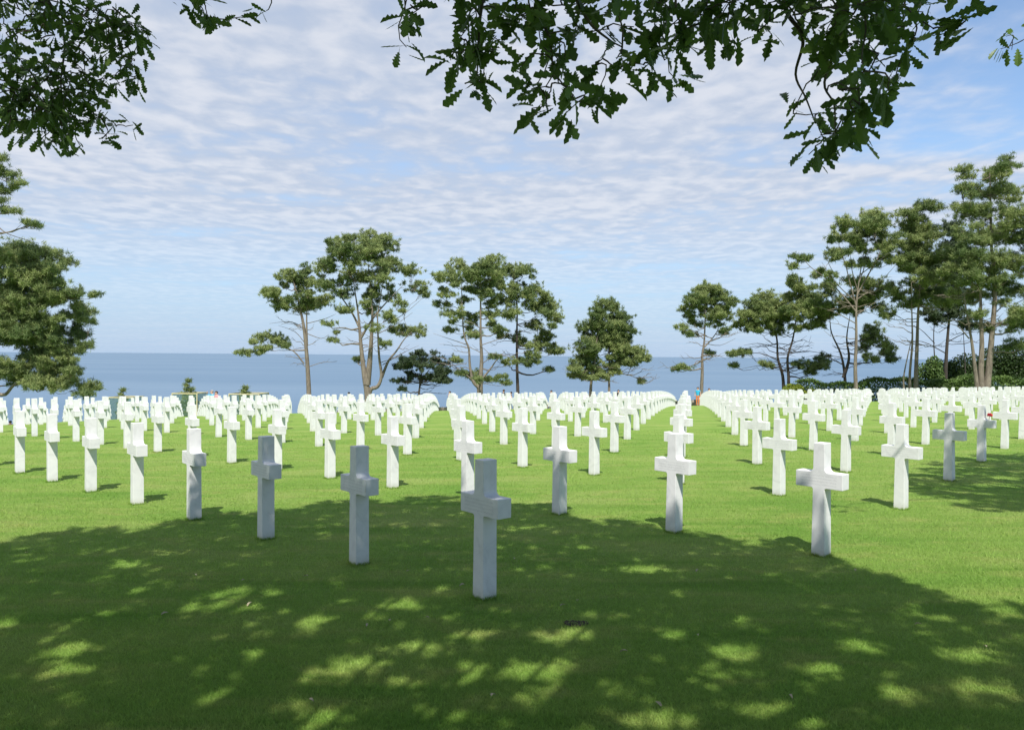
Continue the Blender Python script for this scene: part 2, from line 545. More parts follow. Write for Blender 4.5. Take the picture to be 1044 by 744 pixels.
def pine(name, label, Y, trunks, lobes, needle='pine_needles', barkm='pine_bark', dens=1.0, depth=None, group=None, dead=(), tuft=.30, fat=.98, fill=.65, twigs=14):
    """trunks: list of ([(px,py),...], base radius m, top radius m); lobes: (px, py, rx, ry) in photo pixels at distance Y"""
    s = Y / FPX
    bx, by = trunks[0][0][0]
    p0 = at(bx, by, Y); gzv = float(gz(p0[0], Y)); root = empty(name, (p0[0], Y, gzv - .05))
    tag(root, label, 'tree', group)
    xs = [l[0] for l in lobes]; cw = (max(xs) - min(xs)) * s
    if depth is None: depth = cw * .30
    tb = Tubes(); tpts = []
    for ti, (path, r0, r1) in enumerate(trunks):
        P = []; dy0 = 0 if ti == 0 else random.uniform(-.25, .25) * depth
        for k, (x, y) in enumerate(path):
            dd = dy0 * (k / max(1, len(path) - 1))
            q = at(x, y, Y); P.append(Vector((q[0], Y + dd, q[2])))
        if ti == 0 or path[0][1] > 395:
            P.insert(0, Vector((P[0].x, P[0].y, gzv - .3)))
        P = spline(P, 4); n_ = len(P)
        rads = [r0 + (r1 * .45 - r0) * (i / (n_ - 1)) ** .8 for i in range(n_)]
        if P[0].z < gzv: rads[0] = r0 * 1.45; rads[1] = r0 * 1.2
        tb.add(P, r0, r1, 9, rads)
        tpts += list(zip(P, rads))
    cents, tones, limbs = [], [], []
    extra = []
    for i1, A1 in enumerate(lobes):          # small clumps bridging neighbouring boughs
        for A2 in lobes[i1 + 1:]:
            if math.hypot(A1[0] - A2[0], A1[1] - A2[1]) < 1.1 * (A1[2] + A2[2]) and random.random() < fill:
                t = random.uniform(.35, .65)
                extra.append((A1[0] * t + A2[0] * (1 - t) + random.uniform(-3, 3), A1[1] * t + A2[1] * (1 - t) + random.uniform(-2, 3), min(A1[2], A2[2]) * .55, min(A1[3], A2[3]) * .6))
    def far_(l):
        c_ = Vector(at(l[0], l[1], Y)); return min((q[0] - c_).length for q in tpts)
    for (x, y, rx, ry) in sorted(list(lobes) + extra, key=far_):
        c = Vector(at(x, y, Y)); c.y += random.uniform(-1, 1) * depth
        a, b2 = rx * s * 1.12, ry * s * 1.25
        best = min(tpts + limbs, key=lambda q: (q[0] - c).length + (3.0 if q[0].z > c.z - .2 * b2 else 0) + .6 * max(0, q[0].z - c.z + .5 * b2))
        st, sr = best
        lr = min(sr * .75, .05 + .02 * (c - st).length)
        pts = curve(st, c - Vector((0, 0, b2 * .45)), (0, 0, -.07 * (c - st).length), 6, .03)
        tb.add(pts, lr, max(.018, lr * .3), 6)
        limbs += [(p_, max(.02, lr * (1 - .7 * i_ / 6))) for i_, p_ in enumerate(pts)][2:]
        a *= fat; b2 *= fat
        m_ = int(dens * 68 * (a * b2) / .9) + 12
        ltone = random.uniform(.15, .85)
        ends = []
        ns = max(5, int(4 + 5.5 * a / max(.3, b2)))
        sub = []
        for q in range(ns):
            v = rng.standard_normal(3); v /= np.linalg.norm(v); v *= rng.random() ** .4
            rs = b2 * rng.uniform(.30, .58)
            sub.append((c.x + v[0] * a * .92, c.y + v[1] * a * .85, c.z + v[2] * b2 * .78, max(.16, rs), rng.uniform(-.3, .3)))
        for q in range(m_):
            sx_, sy_, sz_, rs, st_ = sub[q % ns]
            v = rng.standard_normal(3); v /= np.linalg.norm(v)
            r_ = rs * rng.random() ** .35
            if v[2] < -.2: v[2] *= .45
            if rng.random() < .22: r_ *= 1.9
            px_ = (sx_ + v[0] * r_ * 1.15, sy_ + v[1] * r_ * 1.15, sz_ + v[2] * r_ * .85)
            cents.append(px_); tones.append(np.clip(ltone + st_ + rng.uniform(-.25, .25), 0, 1)); ends.append(px_)
        for e in random.sample(ends, min(len(ends), 7)):
            tb.add(curve(pts[-1 - random.randint(0, 2)], e, (0, 0, -.05), 3), .02, .009, 4)
    zt = max(q[0].z for q in tpts)
    mids = [q for q in tpts if .30 < (q[0].z - gzv) / (zt - gzv) < .72]
    for _ in range(twigs if mids else 0):
        st, sr = random.choice(mids); sg = random.choice((-1, 1)); L = random.uniform(1.0, 3.4) * Y / 86
        e = st + Vector((sg * L, random.uniform(-.6, .6) * L, random.uniform(-.15, .45) * L))
        tw = curve(st, e, (0, 0, random.uniform(-.12, .08) * L), 5, .045); tb.add(tw, .045, .012, 5)
        for k_ in (2, 3, 4):
            e2 = tw[k_] + Vector((sg * random.uniform(.2, .8), random.uniform(-.5, .5), random.uniform(-.3, .6)))
            tb.add(curve(tw[k_], e2, (0, 0, .03), 3, .05), .018, .008, 4)
    for path, r0 in dead:
        P = [Vector((at(x, y, Y)[0], Y + random.uniform(-.4, .4) * k, at(x, y, Y)[2])) for k, (x, y) in enumerate(path)]
        tb.add(spline(P, 3), r0, .012, 5)
    link('trunk', tb.mesh(name + '_trunk'), M[barkm], root)
    V, tn = blades(cents, 24, tuft * 1.05, .062 * Y / 88, .6, np.array(tones))
    link('crown', np_mesh(name + '_crown', V, np.arange(len(V)).reshape(-1, 3), tn), M[needle], root)
    return root


G1 = 'pines standing along the cliff edge'
pine('pine_tree', 'slender pine leaning left with a low branch, left of the biggest central pine', 86,
     [([(315, 403), (313, 365), (310, 335), (306, 315), (300, 290), (296, 275)], .34, .10), ([(313, 352), (313, 320), (315, 295)], .13, .05)],
     [(292, 282, 12, 8), (310, 278, 6, 8), (278, 299, 13, 5), (288, 311, 12, 7), (303, 307, 9, 6), (313, 311, 13, 9), (307, 291, 13, 7), (326, 305, 9, 8),
      (283, 347, 9, 7), (264, 343, 8, 6), (256, 360, 10, 3), (272, 357, 10, 4), (290, 353, 6, 3), (283, 300, 9, 5)],
     group=G1, dead=[([(311, 350), (300, 338), (285, 332)], .05), ([(312, 330), (330, 325), (342, 320)], .05), ([(313, 340), (328, 345), (337, 341)], .05),
                     ([(312, 335), (296, 328), (276, 330)], .05), ([(310, 371), (300, 358), (284, 354), (270, 356)], .10)], dens=1.15)
pine('pine_tree', 'tallest central pine with a broad rounded crown and several twisting stems', 84,
     [([(375, 403), (372, 385), (369, 362), (367, 340), (365, 318), (360, 285)], .48, .09), ([(374, 392), (377, 370), (379, 344), (380, 315), (376, 270)], .42, .08),
      ([(377, 399), (385, 394), (389, 383), (387, 365), (386, 345), (386, 318), (393, 280)], .30, .07), ([(389, 385), (396, 368), (404, 358), (412, 346), (420, 338)], .18, .05),
      ([(366.5, 347), (380, 325), (397, 305), (412, 290)], .16, .04), ([(367, 335), (358, 318), (345, 300), (338, 292)], .15, .04)],
     [(371, 240, 12, 9), (346, 246, 12, 8), (395, 248, 14, 10), (370, 254, 18, 10), (339, 257, 11, 8), (385, 263, 16, 9), (354, 261, 14, 9), (333, 274, 13, 9),
      (328, 289, 15, 8), (354, 282, 14, 9), (375, 280, 14, 8), (401, 269, 13, 8), (416, 275, 10, 7), (421, 291, 14, 6), (391, 286, 12, 7), (352, 298, 13, 7),
      (377, 301, 10, 10), (354, 316, 10, 6), (395, 299, 8, 6), (375, 314, 9, 7), (408, 336, 14, 7), (426, 338, 8, 6), (341, 331, 8, 2.5), (344, 347, 7, 2),
      (362, 367, 8, 3), (395, 350, 8, 4), (398, 322, 8, 5), (410, 310, 8, 4), (385, 335, 7, 4), (432, 300, 5, 4)],
     group=G1, dead=[([(372, 340), (352, 335), (340, 342)], .06), ([(375, 352), (350, 350), (332, 348)], .05), ([(390, 372), (410, 360), (428, 352)], .05),
                     ([(396, 330), (415, 318), (430, 305)], .05), ([(386, 340), (404, 330), (420, 318)], .05)], dens=.86)
pine('small_pine', 'small dark bluish pine with a flat umbrella crown, between the two biggest central pines', 84,
     [([(427, 403), (428, 392), (426, 384), (420, 376)], .17, .06), ([(428, 393), (433, 383), (440, 374)], .12, .04), ([(428, 392), (430, 380), (430, 368)], .11, .04)],
     [(430, 361, 14, 4), (416, 367, 11, 4), (446, 369, 12, 5), (408, 375, 10, 4), (454, 378, 8, 4), (432, 374, 14, 5), (404, 388, 8, 2.5), (411, 396, 6, 2), (451, 389, 9, 3),
      (421, 385, 9, 3), (439, 384, 9, 3.5), (458, 388, 5, 2)], needle='bluish_needles', barkm='dark_bark', group=G1, dens=1.5, tuft=.26)
pine('pine_tree', 'wide pine right of the small dark one, pale crooked stem and sparse low branches', 84,
     [([(489.5, 403), (490, 385), (491, 365), (490, 343), (490, 305), (490, 278)], .40, .08), ([(488, 395), (482, 388), (479, 372), (478, 355), (473, 340), (471, 305), (471, 285)], .22, .05),
      ([(490, 388), (500, 376), (507, 366), (515, 358)], .14, .04), ([(487, 396), (480, 386), (470, 378), (455, 366)], .14, .04)],
     [(467, 271, 12, 8), (453, 284, 11, 6), (473, 284, 13, 8), (489, 273, 11, 9), (502, 266, 12, 8), (500, 281, 13, 9), (487, 294, 13, 8), (456, 302, 10, 4), (464, 320, 12, 6),
      (458, 336, 8, 3.5), (476, 325, 10, 7), (500, 302, 13, 8), (482, 341, 10, 5), (500, 320, 11, 7), (507, 336, 9, 5), (463, 367, 10, 3), (482, 382, 11, 5), (492, 387, 10, 5),
      (510, 385, 9, 4), (518, 390, 6, 2.5), (469, 380, 8, 3), (505, 364, 8, 3.5), (446, 310, 5, 3), (470, 305, 9, 4)],
     group=G1, dead=[([(490, 372), (505, 362), (520, 362)], .05), ([(478, 352), (460, 346), (442, 340)], .05), ([(490, 352), (510, 345), (522, 338)], .05),
                     ([(490, 335), (478, 328), (462, 330)], .05)], dens=.9)
pine('pine_tree', 'pine with one dark straight trunk, touching its left neighbour near the centre', 88,
     [([(528, 403), (527, 370), (527, 338), (527, 310), (523, 280)], .27, .07)],
     [(518, 274, 13, 9), (533, 279, 11, 8), (545, 296, 13, 7), (528, 297, 16, 9), (562, 313, 12, 6), (546, 312, 14, 8), (524, 319, 13, 8), (566, 325, 8, 5), (549, 331, 12, 6),
      (559, 343, 10, 5), (569, 358, 8, 4), (552, 354, 12, 6), (533, 346, 11, 7), (539, 369, 13, 4.5), (559, 377, 6, 3.5), (518, 369, 8, 4), (512, 340, 8, 5), (508, 288, 10, 7),
      (556, 300, 6, 4), (514, 304, 9, 7)],
     barkm='dark_bark', group=G1, dens=1.05)
pine('pine_tree', 'left stem of the bushy cone-shaped pines in the middle of the gap', 86,
     [([(602, 403), (603, 388), (606, 375), (608, 350), (612, 325)], .25, .06)],
     [(608, 320, 9, 7), (603, 336, 12, 9), (617, 311, 9, 7), (598, 354, 13, 8), (610, 350, 12, 9), (590, 369, 11, 7), (606, 372, 13, 8), (586, 377, 8, 4), (598, 384, 12, 4.5),
      (612, 332, 9, 8), (583, 383, 5, 2.5), (613, 384, 8, 4)], group=G1, dens=1.4)
pine('pine_tree', 'right stem of the bushy cone-shaped pines, one branch drooping to the right', 87,
     [([(621, 403), (621, 385), (621, 360), (621, 330)], .22, .06), ([(622, 380), (640, 382), (650, 386), (657, 391)], .07, .025)],
     [(622, 312, 8, 6), (632, 322, 10, 8), (624, 334, 13, 10), (638, 338, 11, 9), (620, 354, 14, 9), (637, 354, 14, 9), (650, 361, 9, 7), (655, 365, 8, 4), (629, 369, 14, 7),
      (622, 380, 11, 5), (645, 369, 10, 5), (655, 389, 4, 2.5), (630, 345, 12, 8)], group=G1, dens=1.4)
pine('pine_tree', 'lone thin pine at the end of the central aisle, with a low side branch', 82,
     [([(715, 403), (716, 380), (716, 362), (718, 348), (719, 320), (719, 300)], .26, .06), ([(718, 354), (726, 345), (732, 335), (735, 320)], .09, .03), ([(715, 368), (708, 372), (700, 374)], .10, .03)],
     [(720, 293, 9, 5), (712, 300, 10, 6), (728, 299, 10, 7), (704, 307, 10, 6), (719, 308, 14, 7), (735, 303, 9, 6), (699, 314, 7, 4), (741, 308, 8, 6), (726, 320, 12, 7), (740, 321, 11, 7),
      (705, 323, 7, 4), (694, 334, 7, 3), (706, 340, 8, 3.5), (728, 332, 8, 4), (696, 374, 11, 3.5), (727, 360, 7, 2.5), (741, 338, 6, 3), (712, 330, 6, 3), (690, 376, 5, 2.5)],
     group=G1, dead=[([(717, 345), (708, 338), (697, 335)], .05), ([(718, 350), (735, 352), (748, 345)], .04), ([(717, 362), (730, 362), (742, 366)], .04)], dens=.95)
pine('windblown_pine', 'dark windblown pine with curved stem, left of two sharing a flat crown', 84,
     [([(799, 403), (798, 383), (793, 365), (792, 345), (786, 325), (780, 312)], .25, .07)],
     [(782, 304, 13, 7), (768, 312, 12, 7), (758, 323, 12, 7), (775, 323, 14, 8), (765, 335, 12, 6), (787, 335, 14, 7), (743, 361, 7, 3), (755, 360, 7, 3), (750, 373, 5, 2.5),
      (779, 372, 9, 3), (752, 332, 7, 4), (790, 318, 10, 7), (766, 358, 6, 2.5)],
     needle='pine_needles', barkm='dark_bark', group=G1, dens=1.2, dead=[([(795, 368), (775, 360), (750, 361)], .07), ([(796, 372), (778, 372), (752, 376)], .05), ([(794, 355), (775, 350), (758, 352)], .05)])
pine('windblown_pine', 'dark windblown pine with curved stem, right of two sharing a flat crown', 83,
     [([(804, 403), (804, 384), (803, 365), (808, 347), (811, 330), (814, 305)], .25, .07)],
     [(797, 308, 13, 8), (797, 323, 14, 8), (816, 321, 14, 8), (816, 299, 13, 7), (830, 308, 15, 8), (804, 287, 7, 6), (811, 293, 8, 6), (816, 371, 11, 4), (831, 374, 12, 5),
      (843, 366, 9, 5), (826, 332, 12, 5), (825, 380, 7, 3), (838, 322, 10, 6), (812, 334, 10, 4)],
     barkm='dark_bark', group=G1, dens=1.2, dead=[([(806, 360), (825, 358), (845, 362)], .06), ([(804, 370), (820, 368), (835, 374)], .05)])
G2 = 'tall pines in the clump at the right'
pine('pine_tree', 'thin pale-trunked pine with a bare open top, at the left of the right-hand clump', 72,
     [([(873, 403), (872, 375), (873, 345), (873, 313), (876, 285), (881, 255)], .26, .05), ([(873, 312), (866, 290), (860, 270), (852, 250)], .09, .03), ([(874, 300), (886, 280), (897, 262), (903, 245)], .09, .03),
      ([(873, 318), (858, 300), (842, 284), (826, 272), (818, 262)], .09, .03)],
     [(855, 232, 9, 5), (877, 232, 12, 6), (893, 220, 10, 6), (902, 233, 11, 8), (818, 263, 7, 4), (846, 275, 5, 3), (848, 244, 6, 3), (866, 238, 9, 4), (889, 238, 11, 5), (812, 270, 4, 3), (850, 262, 6, 3), (862, 254, 8, 4), (878, 253, 9, 4), (893, 254, 9, 4), (906, 250, 8, 4), (869, 270, 6, 3), (886, 270, 7, 3), (838, 284, 6, 3), (902, 268, 7, 3)],
     group=G2, dens=1.2, fat=1.35, dead=[([(874, 295), (868, 275), (866, 250)], .06), ([(875, 290), (882, 268), (884, 245)], .06), ([(874, 305), (896, 290), (912, 268)], .06), ([(873, 308), (852, 290), (836, 268)], .06),
                               ([(877, 280), (894, 268), (905, 258)], .05), ([(872, 322), (890, 310), (908, 300)], .05), ([(866, 290), (850, 276), (840, 255)], .05), ([(873, 330), (850, 318), (832, 312)], .05)])
pine('windblown_pine', 'dark spreading pine with crooked forked stem behind the thin pale-trunked pine', 80,
     [([(862, 403), (861, 380), (857, 360), (848, 340), (846, 325)], .24, .07), ([(860, 385), (866, 365), (864, 345), (868, 320)], .2, .06)],
     [(840, 296, 15, 8), (866, 291, 14, 8), (887, 296, 13, 8), (858, 310, 15, 7), (887, 310, 12, 8), (828, 313, 13, 7), (872, 303, 13, 7), (891, 346, 14, 8), (902, 357, 10, 6), (884, 366, 9, 5),
      (848, 318, 12, 6), (898, 335, 9, 6), (905, 366, 7, 4), (876, 318, 10, 6)],
     barkm='dark_bark', group=G2, dens=1.3, dead=[([(860, 372), (840, 362), (822, 364)], .06), ([(864, 350), (884, 345), (900, 340)], .06)])
pine('pine_tree', 'pine with two close pale trunks and dense crown in the middle of the right-hand clump', 72,
     [([(934, 403), (934, 380), (935, 350), (936, 320), (938, 285), (937, 240)], .30, .08), ([(928, 403), (927, 382), (929, 350), (928, 318), (927, 288)], .20, .06), ([(922, 403), (921, 385), (925, 362), (930, 340)], .12, .06)],
     [(938, 213, 12, 5), (922, 220, 11, 6), (948, 212, 8, 5), (931, 230, 16, 9), (948, 238, 12, 8), (924, 244, 13, 8), (914, 250, 9, 6), (938, 255, 16, 9), (955, 262, 14, 9), (924, 266, 14, 8),
      (938, 281, 16, 9), (963, 281, 13, 9), (920, 295, 12, 7), (948, 299, 13, 8), (930, 310, 12, 7), (912, 318, 9, 6), (957, 310, 12, 7), (970, 300, 10, 7), (941, 270, 14, 8), (908, 262, 7, 5)],
     group=G2, dens=1.15, fat=1.04, fill=.5)
pine('pine_tree', 'dark pine behind, between the two-trunked pine and the tall multi-stemmed pine', 84,
     [([(964, 403), (964, 380), (966, 345), (970, 300), (972, 250)], .36, .08), ([(954, 403), (953, 375), (951, 340), (954, 300)], .14, .05), ([(985, 403), (984, 370), (982, 330)], .13, .05)],
     [(970, 248, 13, 10), (966, 232, 10, 7), (976, 265, 12, 9), (962, 270, 12, 9), (975, 290, 13, 9), (960, 295, 12, 8), (972, 315, 13, 8), (985, 330, 12, 8), (958, 325, 11, 7), (944, 320, 10, 6), (990, 300, 12, 8)],
     needle='bluish_needles', barkm='dark_bark', group=G2, dens=1.3, dead=[([(964, 360), (940, 348), (918, 350)], .06), ([(964, 350), (985, 340), (1005, 338)], .06), ([(953, 350), (938, 335), (924, 332)], .05)])
pine('pine_tree', 'tallest pine at the right edge with three pale stems splaying from one base', 66,
     [([(1001, 403), (1000, 380), (1001, 350), (1000, 324), (1000, 285), (1003, 230)], .37, .10), ([(997, 403), (994, 380), (990, 350), (985, 324), (981, 300)], .27, .08),
      ([(1005, 403), (1008, 375), (1011, 340), (1014, 295), (1010, 250), (1009, 200), (1008, 175)], .40, .06)],
     [(984, 175, 9, 8), (1007, 173, 15, 8), (1029, 175, 13, 8), (978, 194, 8, 6), (1004, 194, 16, 10), (1033, 194, 14, 10), (978, 217, 13, 8), (1007, 219, 17, 10), (1033, 223, 14, 10),
      (982, 241, 15, 9), (1014, 244, 17, 9), (1037, 248, 13, 10), (976, 262, 15, 9), (1004, 266, 17, 9), (1033, 273, 14, 10), (978, 284, 15, 8), (1007, 288, 15, 8), (1037, 295, 12, 8),
      (993, 303, 14, 8), (1022, 318, 12, 8), (1036, 331, 13, 8), (1036, 353, 13, 7), (966, 275, 9, 6), (990, 254, 15, 8), (1021, 232, 14, 9), (1022, 298, 11, 7), (1010, 335, 9, 5),
      (1048, 215, 12, 10), (1050, 260, 12, 10), (1052, 310, 12, 9), (990, 320, 9, 5)],
     group=G2, dens=1.15, fat=1.04, fill=.5, dead=[([(1013, 335), (1024, 325), (1040, 318)], .06), ([(988, 345), (974, 332), (962, 330)], .06)])
pine('pine_tree', 'big dense dark pine at the left edge, its low boughs reaching down to the crosses', 56,
     [([(-14, 420), (-8, 400), (-4, 370), (-6, 330), (-10, 290), (-12, 250)], .38, .12), ([(-9, 406), (6, 402), (16, 392), (34, 384), (52, 384)], .22, .05)],
     [(6, 253, 14, 8), (28, 262, 14, 9), (45, 262, 13, 8), (62, 265, 6, 4), (65, 275, 8, 5), (18, 276, 17, 10), (45, 284, 15, 9), (30, 295, 17, 10), (62, 296, 12, 7), (78, 302, 11, 5), (98, 302, 5, 2.5),
      (20, 312, 17, 10), (50, 313, 15, 9), (70, 318, 13, 7), (84, 327, 6, 4), (12, 335, 17, 10), (38, 335, 16, 10), (60, 340, 14, 9), (82, 352, 7, 3.5), (25, 355, 16, 9), (50, 358, 15, 9), (68, 362, 11, 6),
      (14, 374, 15, 8), (38, 376, 14, 8), (62, 380, 13, 7), (80, 377, 5, 2.5), (52, 393, 16, 6), (74, 395, 13, 6), (90, 402, 8, 3), (4, 388, 11, 6), (30, 389, 9, 4), (-8, 280, 14, 12), (-8, 310, 14, 12), (-8, 345, 14, 12)],
     group='pines at the left edge', dens=1.5, depth=1.5, tuft=.28, fat=1.32, fill=.75, twigs=4)
pine('pine_tree', 'open pine at the upper left edge with airy horizontal boughs above the dense dark pine', 52,
     [([(-34, 420), (-32, 380), (-30, 320), (-27, 250), (-20, 190), (-14, 150)], .32, .09)],
     [(2, 163, 9, 6), (6, 178, 12, 7), (18, 186, 7, 3.5), (2, 192, 12, 6), (8, 214, 13, 5), (24, 226, 9, 3), (34, 229, 7, 2.5), (-12, 170, 12, 9), (-14, 200, 12, 8)],
     group='pines at the left edge', dens=1.2, depth=.9, tuft=.26, fill=.2, dead=[([(-25, 225), (-5, 230), (14, 240), (30, 246)], .06), ([(-25, 240), (0, 238), (20, 230), (40, 228)], .06)])


# ------------------------------------------------------------------ hedge, shrubs, young pines
def leafy(name, label, cat, pts, size, mname, tones=None, core=None, group=None):
    """a bushy plant: many small leaf quads at given points"""
    pts = np.asarray(pts); n = len(pts)
    d = rng.standard_normal((n, 3)); d /= np.linalg.norm(d, axis=1, keepdims=True)
    s = rng.standard_normal((n, 3)); s -= (s * d).sum(1, keepdims=True) * d; s /= np.linalg.norm(s, axis=1, keepdims=True)
    L = size * rng.uniform(.6, 1.3, (n, 1))
    V = np.stack([pts - d * L * .5, pts + s * L * .28, pts + d * L * .5, pts - s * L * .28], 1).reshape(-1, 3)
    c = pts.mean(0)
    root = empty(name, (c[0], c[1], float(gz(c[0], c[1])))); tag(root, label, cat, group)
    tn = tones if tones is not None else rng.random(n)
    link('foliage', np_mesh(name, V, np.arange(4 * n).reshape(-1, 4), tn), M[mname], root)
    return root


def stems(root, pts, h, r, mname='dark_bark'):
    t = Tubes()
    for (x, y) in pts:
        z = float(gz(x, y)); t.add([(x, y, z - .1), (x + random.uniform(-.1, .1), y, z + h * .5), (x + random.uniform(-.3, .3), y + random.uniform(-.2, .2), z + h)], r, r * .3, 6)
    link('stem', t.mesh('stem'), M[mname], root)


# clipped hedge at the right
n = 42000
hx = rng.uniform(29, 66, n); hy = 78.5 + rng.uniform(-.8, .8, n)
top = 2.05 + .22 * np.sin(hx * .7) + .16 * np.sin(hx * 1.9 + 1) + rng.standard_normal(n) * .08
hz = gz(hx, hy) + top * np.where(rng.random(n) < .3, 1.0, rng.random(n))
hy = np.where(rng.random(n) < .45, 77.6 + .12 * rng.standard_normal(n), hy)
hd = leafy('hedge', 'long dark green hedge running behind the crosses at the right', 'hedge', np.stack([hx, hy, hz], -1), .20, 'hedge_leaf', np.clip(rng.random(n) * .6 + .25 * np.sin(hx * 1.3) + .2, 0, 1))
for x in np.arange(29.5, 66, 1.2): stems(hd, [(x, 78.5)], 1.6, .05)


def blob_points(cx, cy, rx, ry, rz_, n, z0=None, lobes=9):
    z = float(gz(cx, cy)) if z0 is None else z0
    L = [(rng.uniform(-.6, .6) * rx, rng.uniform(-.6, .6) * ry, rng.uniform(.25, .85) * rz_, rng.uniform(.28, .45)) for _ in range(lobes)]
    out = []
    for (a, b2, c2, q) in L:
        v = rng.standard_normal((n // lobes, 3)); v /= np.linalg.norm(v, axis=1, keepdims=True)
        v *= rng.random((n // lobes, 1)) ** .3
        out.append(np.stack([cx + a + v[:, 0] * rx * q * 1.3, cy + b2 + v[:, 1] * ry * q * 1.3, z + np.maximum(.05, c2 + v[:, 2] * rz_ * q * .7)], -1))
    return np.concatenate(out)


p = at(808, 395, 77)
bsh = leafy('bush', 'bright yellow-green bush at the left end of the hedge', 'bush', blob_points(p[0], 77, 1.25, 1.0, 2.05, 5200), .17, 'golden_leaf'); [stems(bsh, [q_], 1.2, .05) for q_ in ((p[0], 77), (p[0] + .3, 77.1))]
p = at(828, 396, 77)
bsh = leafy('bush', 'low yellow-green bush right beside the brightest one before the hedge', 'bush', blob_points(p[0] - .4, 76.8, .9, .8, 1.35, 3200), .16, 'golden_leaf', rng.random(3200 // 9 * 9) * .6); stems(bsh, [(p[0] - .4, 76.8)], .8, .04)
p = at(949, 370, 84)
bsh = leafy('shrub', 'rounded mid-green shrub behind the hedge beside the two-trunked pine', 'shrub', blob_points(p[0], 83, 2.0, 1.6, 4.6, 6300), .24, 'hedge_leaf'); [stems(bsh, [q_], 3.0, .07) for q_ in ((p[0], 83), (p[0] + .5, 83))]
p = at(985, 380, 88)
bsh = leafy('shrub', 'dark shrub behind the hedge left of the three-stemmed pine', 'shrub', blob_points(p[0] - .8, 88, 4.2, 2.0, 5.2, 14400, lobes=14), .26, 'shrub_leaf'); [stems(bsh, [q_], 3.5, .09) for q_ in ((p[0] - 1.5, 88), (p[0] + 1, 88))]
p = at(1030, 375, 90)
bsh = leafy('shrub', 'dark shrub behind the hedge right of the three-stemmed pine at the edge', 'shrub', blob_points(p[0], 90, 4.5, 2.0, 5.8, 14400, lobes=14), .26, 'shrub_leaf'); [stems(bsh, [q_], 3.5, .09) for q_ in ((p[0] - 1.5, 90), (p[0] + 1.6, 90))]


p = at(63.5, 425, 74)
bsh = leafy('shrub', 'small purple-brown shrub behind the crosses below the dense dark pine', 'shrub', blob_points(p[0], 76, .7, .6, 1.7, 1800), .16, 'purple_leaf'); stems(bsh, [(p[0], 76)], 1.0, .04)


def young_pine(px, top, Y, w, label):
    p = at(px, top, Y); z0 = float(gz(p[0], Y)); H = p[2] - z0
    root = empty('young_pine', (p[0], Y, z0)); tag(root, label, 'tree', 'young pines inside guards')
    t = Tubes(); t.add([(p[0], Y, z0 - .1), (p[0], Y, z0 + H * .97)], .05, .012, 6)
    cents = []
    for k in range(11):
        f_ = k / 10; zz = z0 + H * (.12 + .86 * f_); r_ = w * 1.2 * (1 - f_ * .68) * (1.0 if k % 2 else .75)
        for q in range(7 if k < 9 else 3):
            a = q * 2 * math.pi / 7 + k; e = (p[0] + r_ * math.cos(a), Y + r_ * math.sin(a), zz + .12)
            t.add([(p[0], Y, zz - .08), e], .015, .006, 4)
            for s_ in (.45, .75, 1.0): cents.append((p[0] + r_ * s_ * math.cos(a), Y + r_ * s_ * math.sin(a), zz - .06 + .2 * s_))
    cents.append((p[0], Y, z0 + H))
    link('trunk', t.mesh('young_trunk'), M['pine_bark'], root)
    V, tn = blades(cents, 26, .34, .065, .6)
    link('crown', np_mesh('young_crown', V, np.arange(len(V)).reshape(-1, 3), tn), M['pine_needles'], root)


def box(bm, x0, x1, y0, y1, z0, z1):
    vs = [bm.verts.new((x, y, z)) for x in (x0, x1) for y in (y0, y1) for z in (z0, z1)]
    for f_ in ((0, 1, 3, 2), (4, 6, 7, 5), (0, 4, 5, 1), (2, 3, 7, 6), (0, 2, 6, 4), (1, 5, 7, 3)): bm.faces.new([vs[i] for i in f_])


def tree_guard(x0, x1, top, Y, label):
    a = at(x0, top, Y); b2 = at(x1, top, Y); z0 = float(gz((a[0] + b2[0]) / 2, Y)); h = (a[2] + b2[2]) / 2 - z0; w = b2[0] - a[0]
    root = empty('tree_guard', ((a[0] + b2[0]) / 2, Y, z0)); tag(root, label, 'guard', 'wooden guards round young pines')
    for sx in (-1, 1):
        for sy in (-1, 1):
            bm = bmesh.new(); cx, cy = sx * w / 2, sy * w / 2; box(bm, cx - .045, cx + .045, cy - .045, cy + .045, -.3, h - .052); bmesh.ops.recalc_face_normals(bm, faces=bm.faces)
            me = bpy.data.meshes.new('post'); bm.to_mesh(me); bm.free(); link('post', me, M['pale_wood'], root, (0, 0, 0))
    bm = bmesh.new()
    for sy in (-1, 1): box(bm, -w / 2 - .05, w / 2 + .05, sy * w / 2 - .05, sy * w / 2 + .05, h - .05, h + .05)
    for sx in (-1, 1): box(bm, sx * w / 2 - .05, sx * w / 2 + .05, -w / 2 + .052, w / 2 - .052, h - .05, h + .05)
    bmesh.ops.recalc_face_normals(bm, faces=bm.faces); me = bpy.data.meshes.new('rail'); bm.to_mesh(me); bm.free(); link('rail', me, M['pale_wood'], root, (0, 0, 0))
    bm = bmesh.new()
    for s_ in (-1, 1):
        box(bm, -w / 2 + .05, w / 2 - .05, s_ * w / 2 - .004, s_ * w / 2 + .004, .05, h - .055)
        box(bm, s_ * w / 2 - .004, s_ * w / 2 + .004, -w / 2 + .05, w / 2 - .05, .05, h - .055)
    bmesh.ops.recalc_face_normals(bm, faces=bm.faces); me = bpy.data.meshes.new('netting'); bm.to_mesh(me); bm.free(); link('netting', me, M['net'], root, (0, 0, 0))


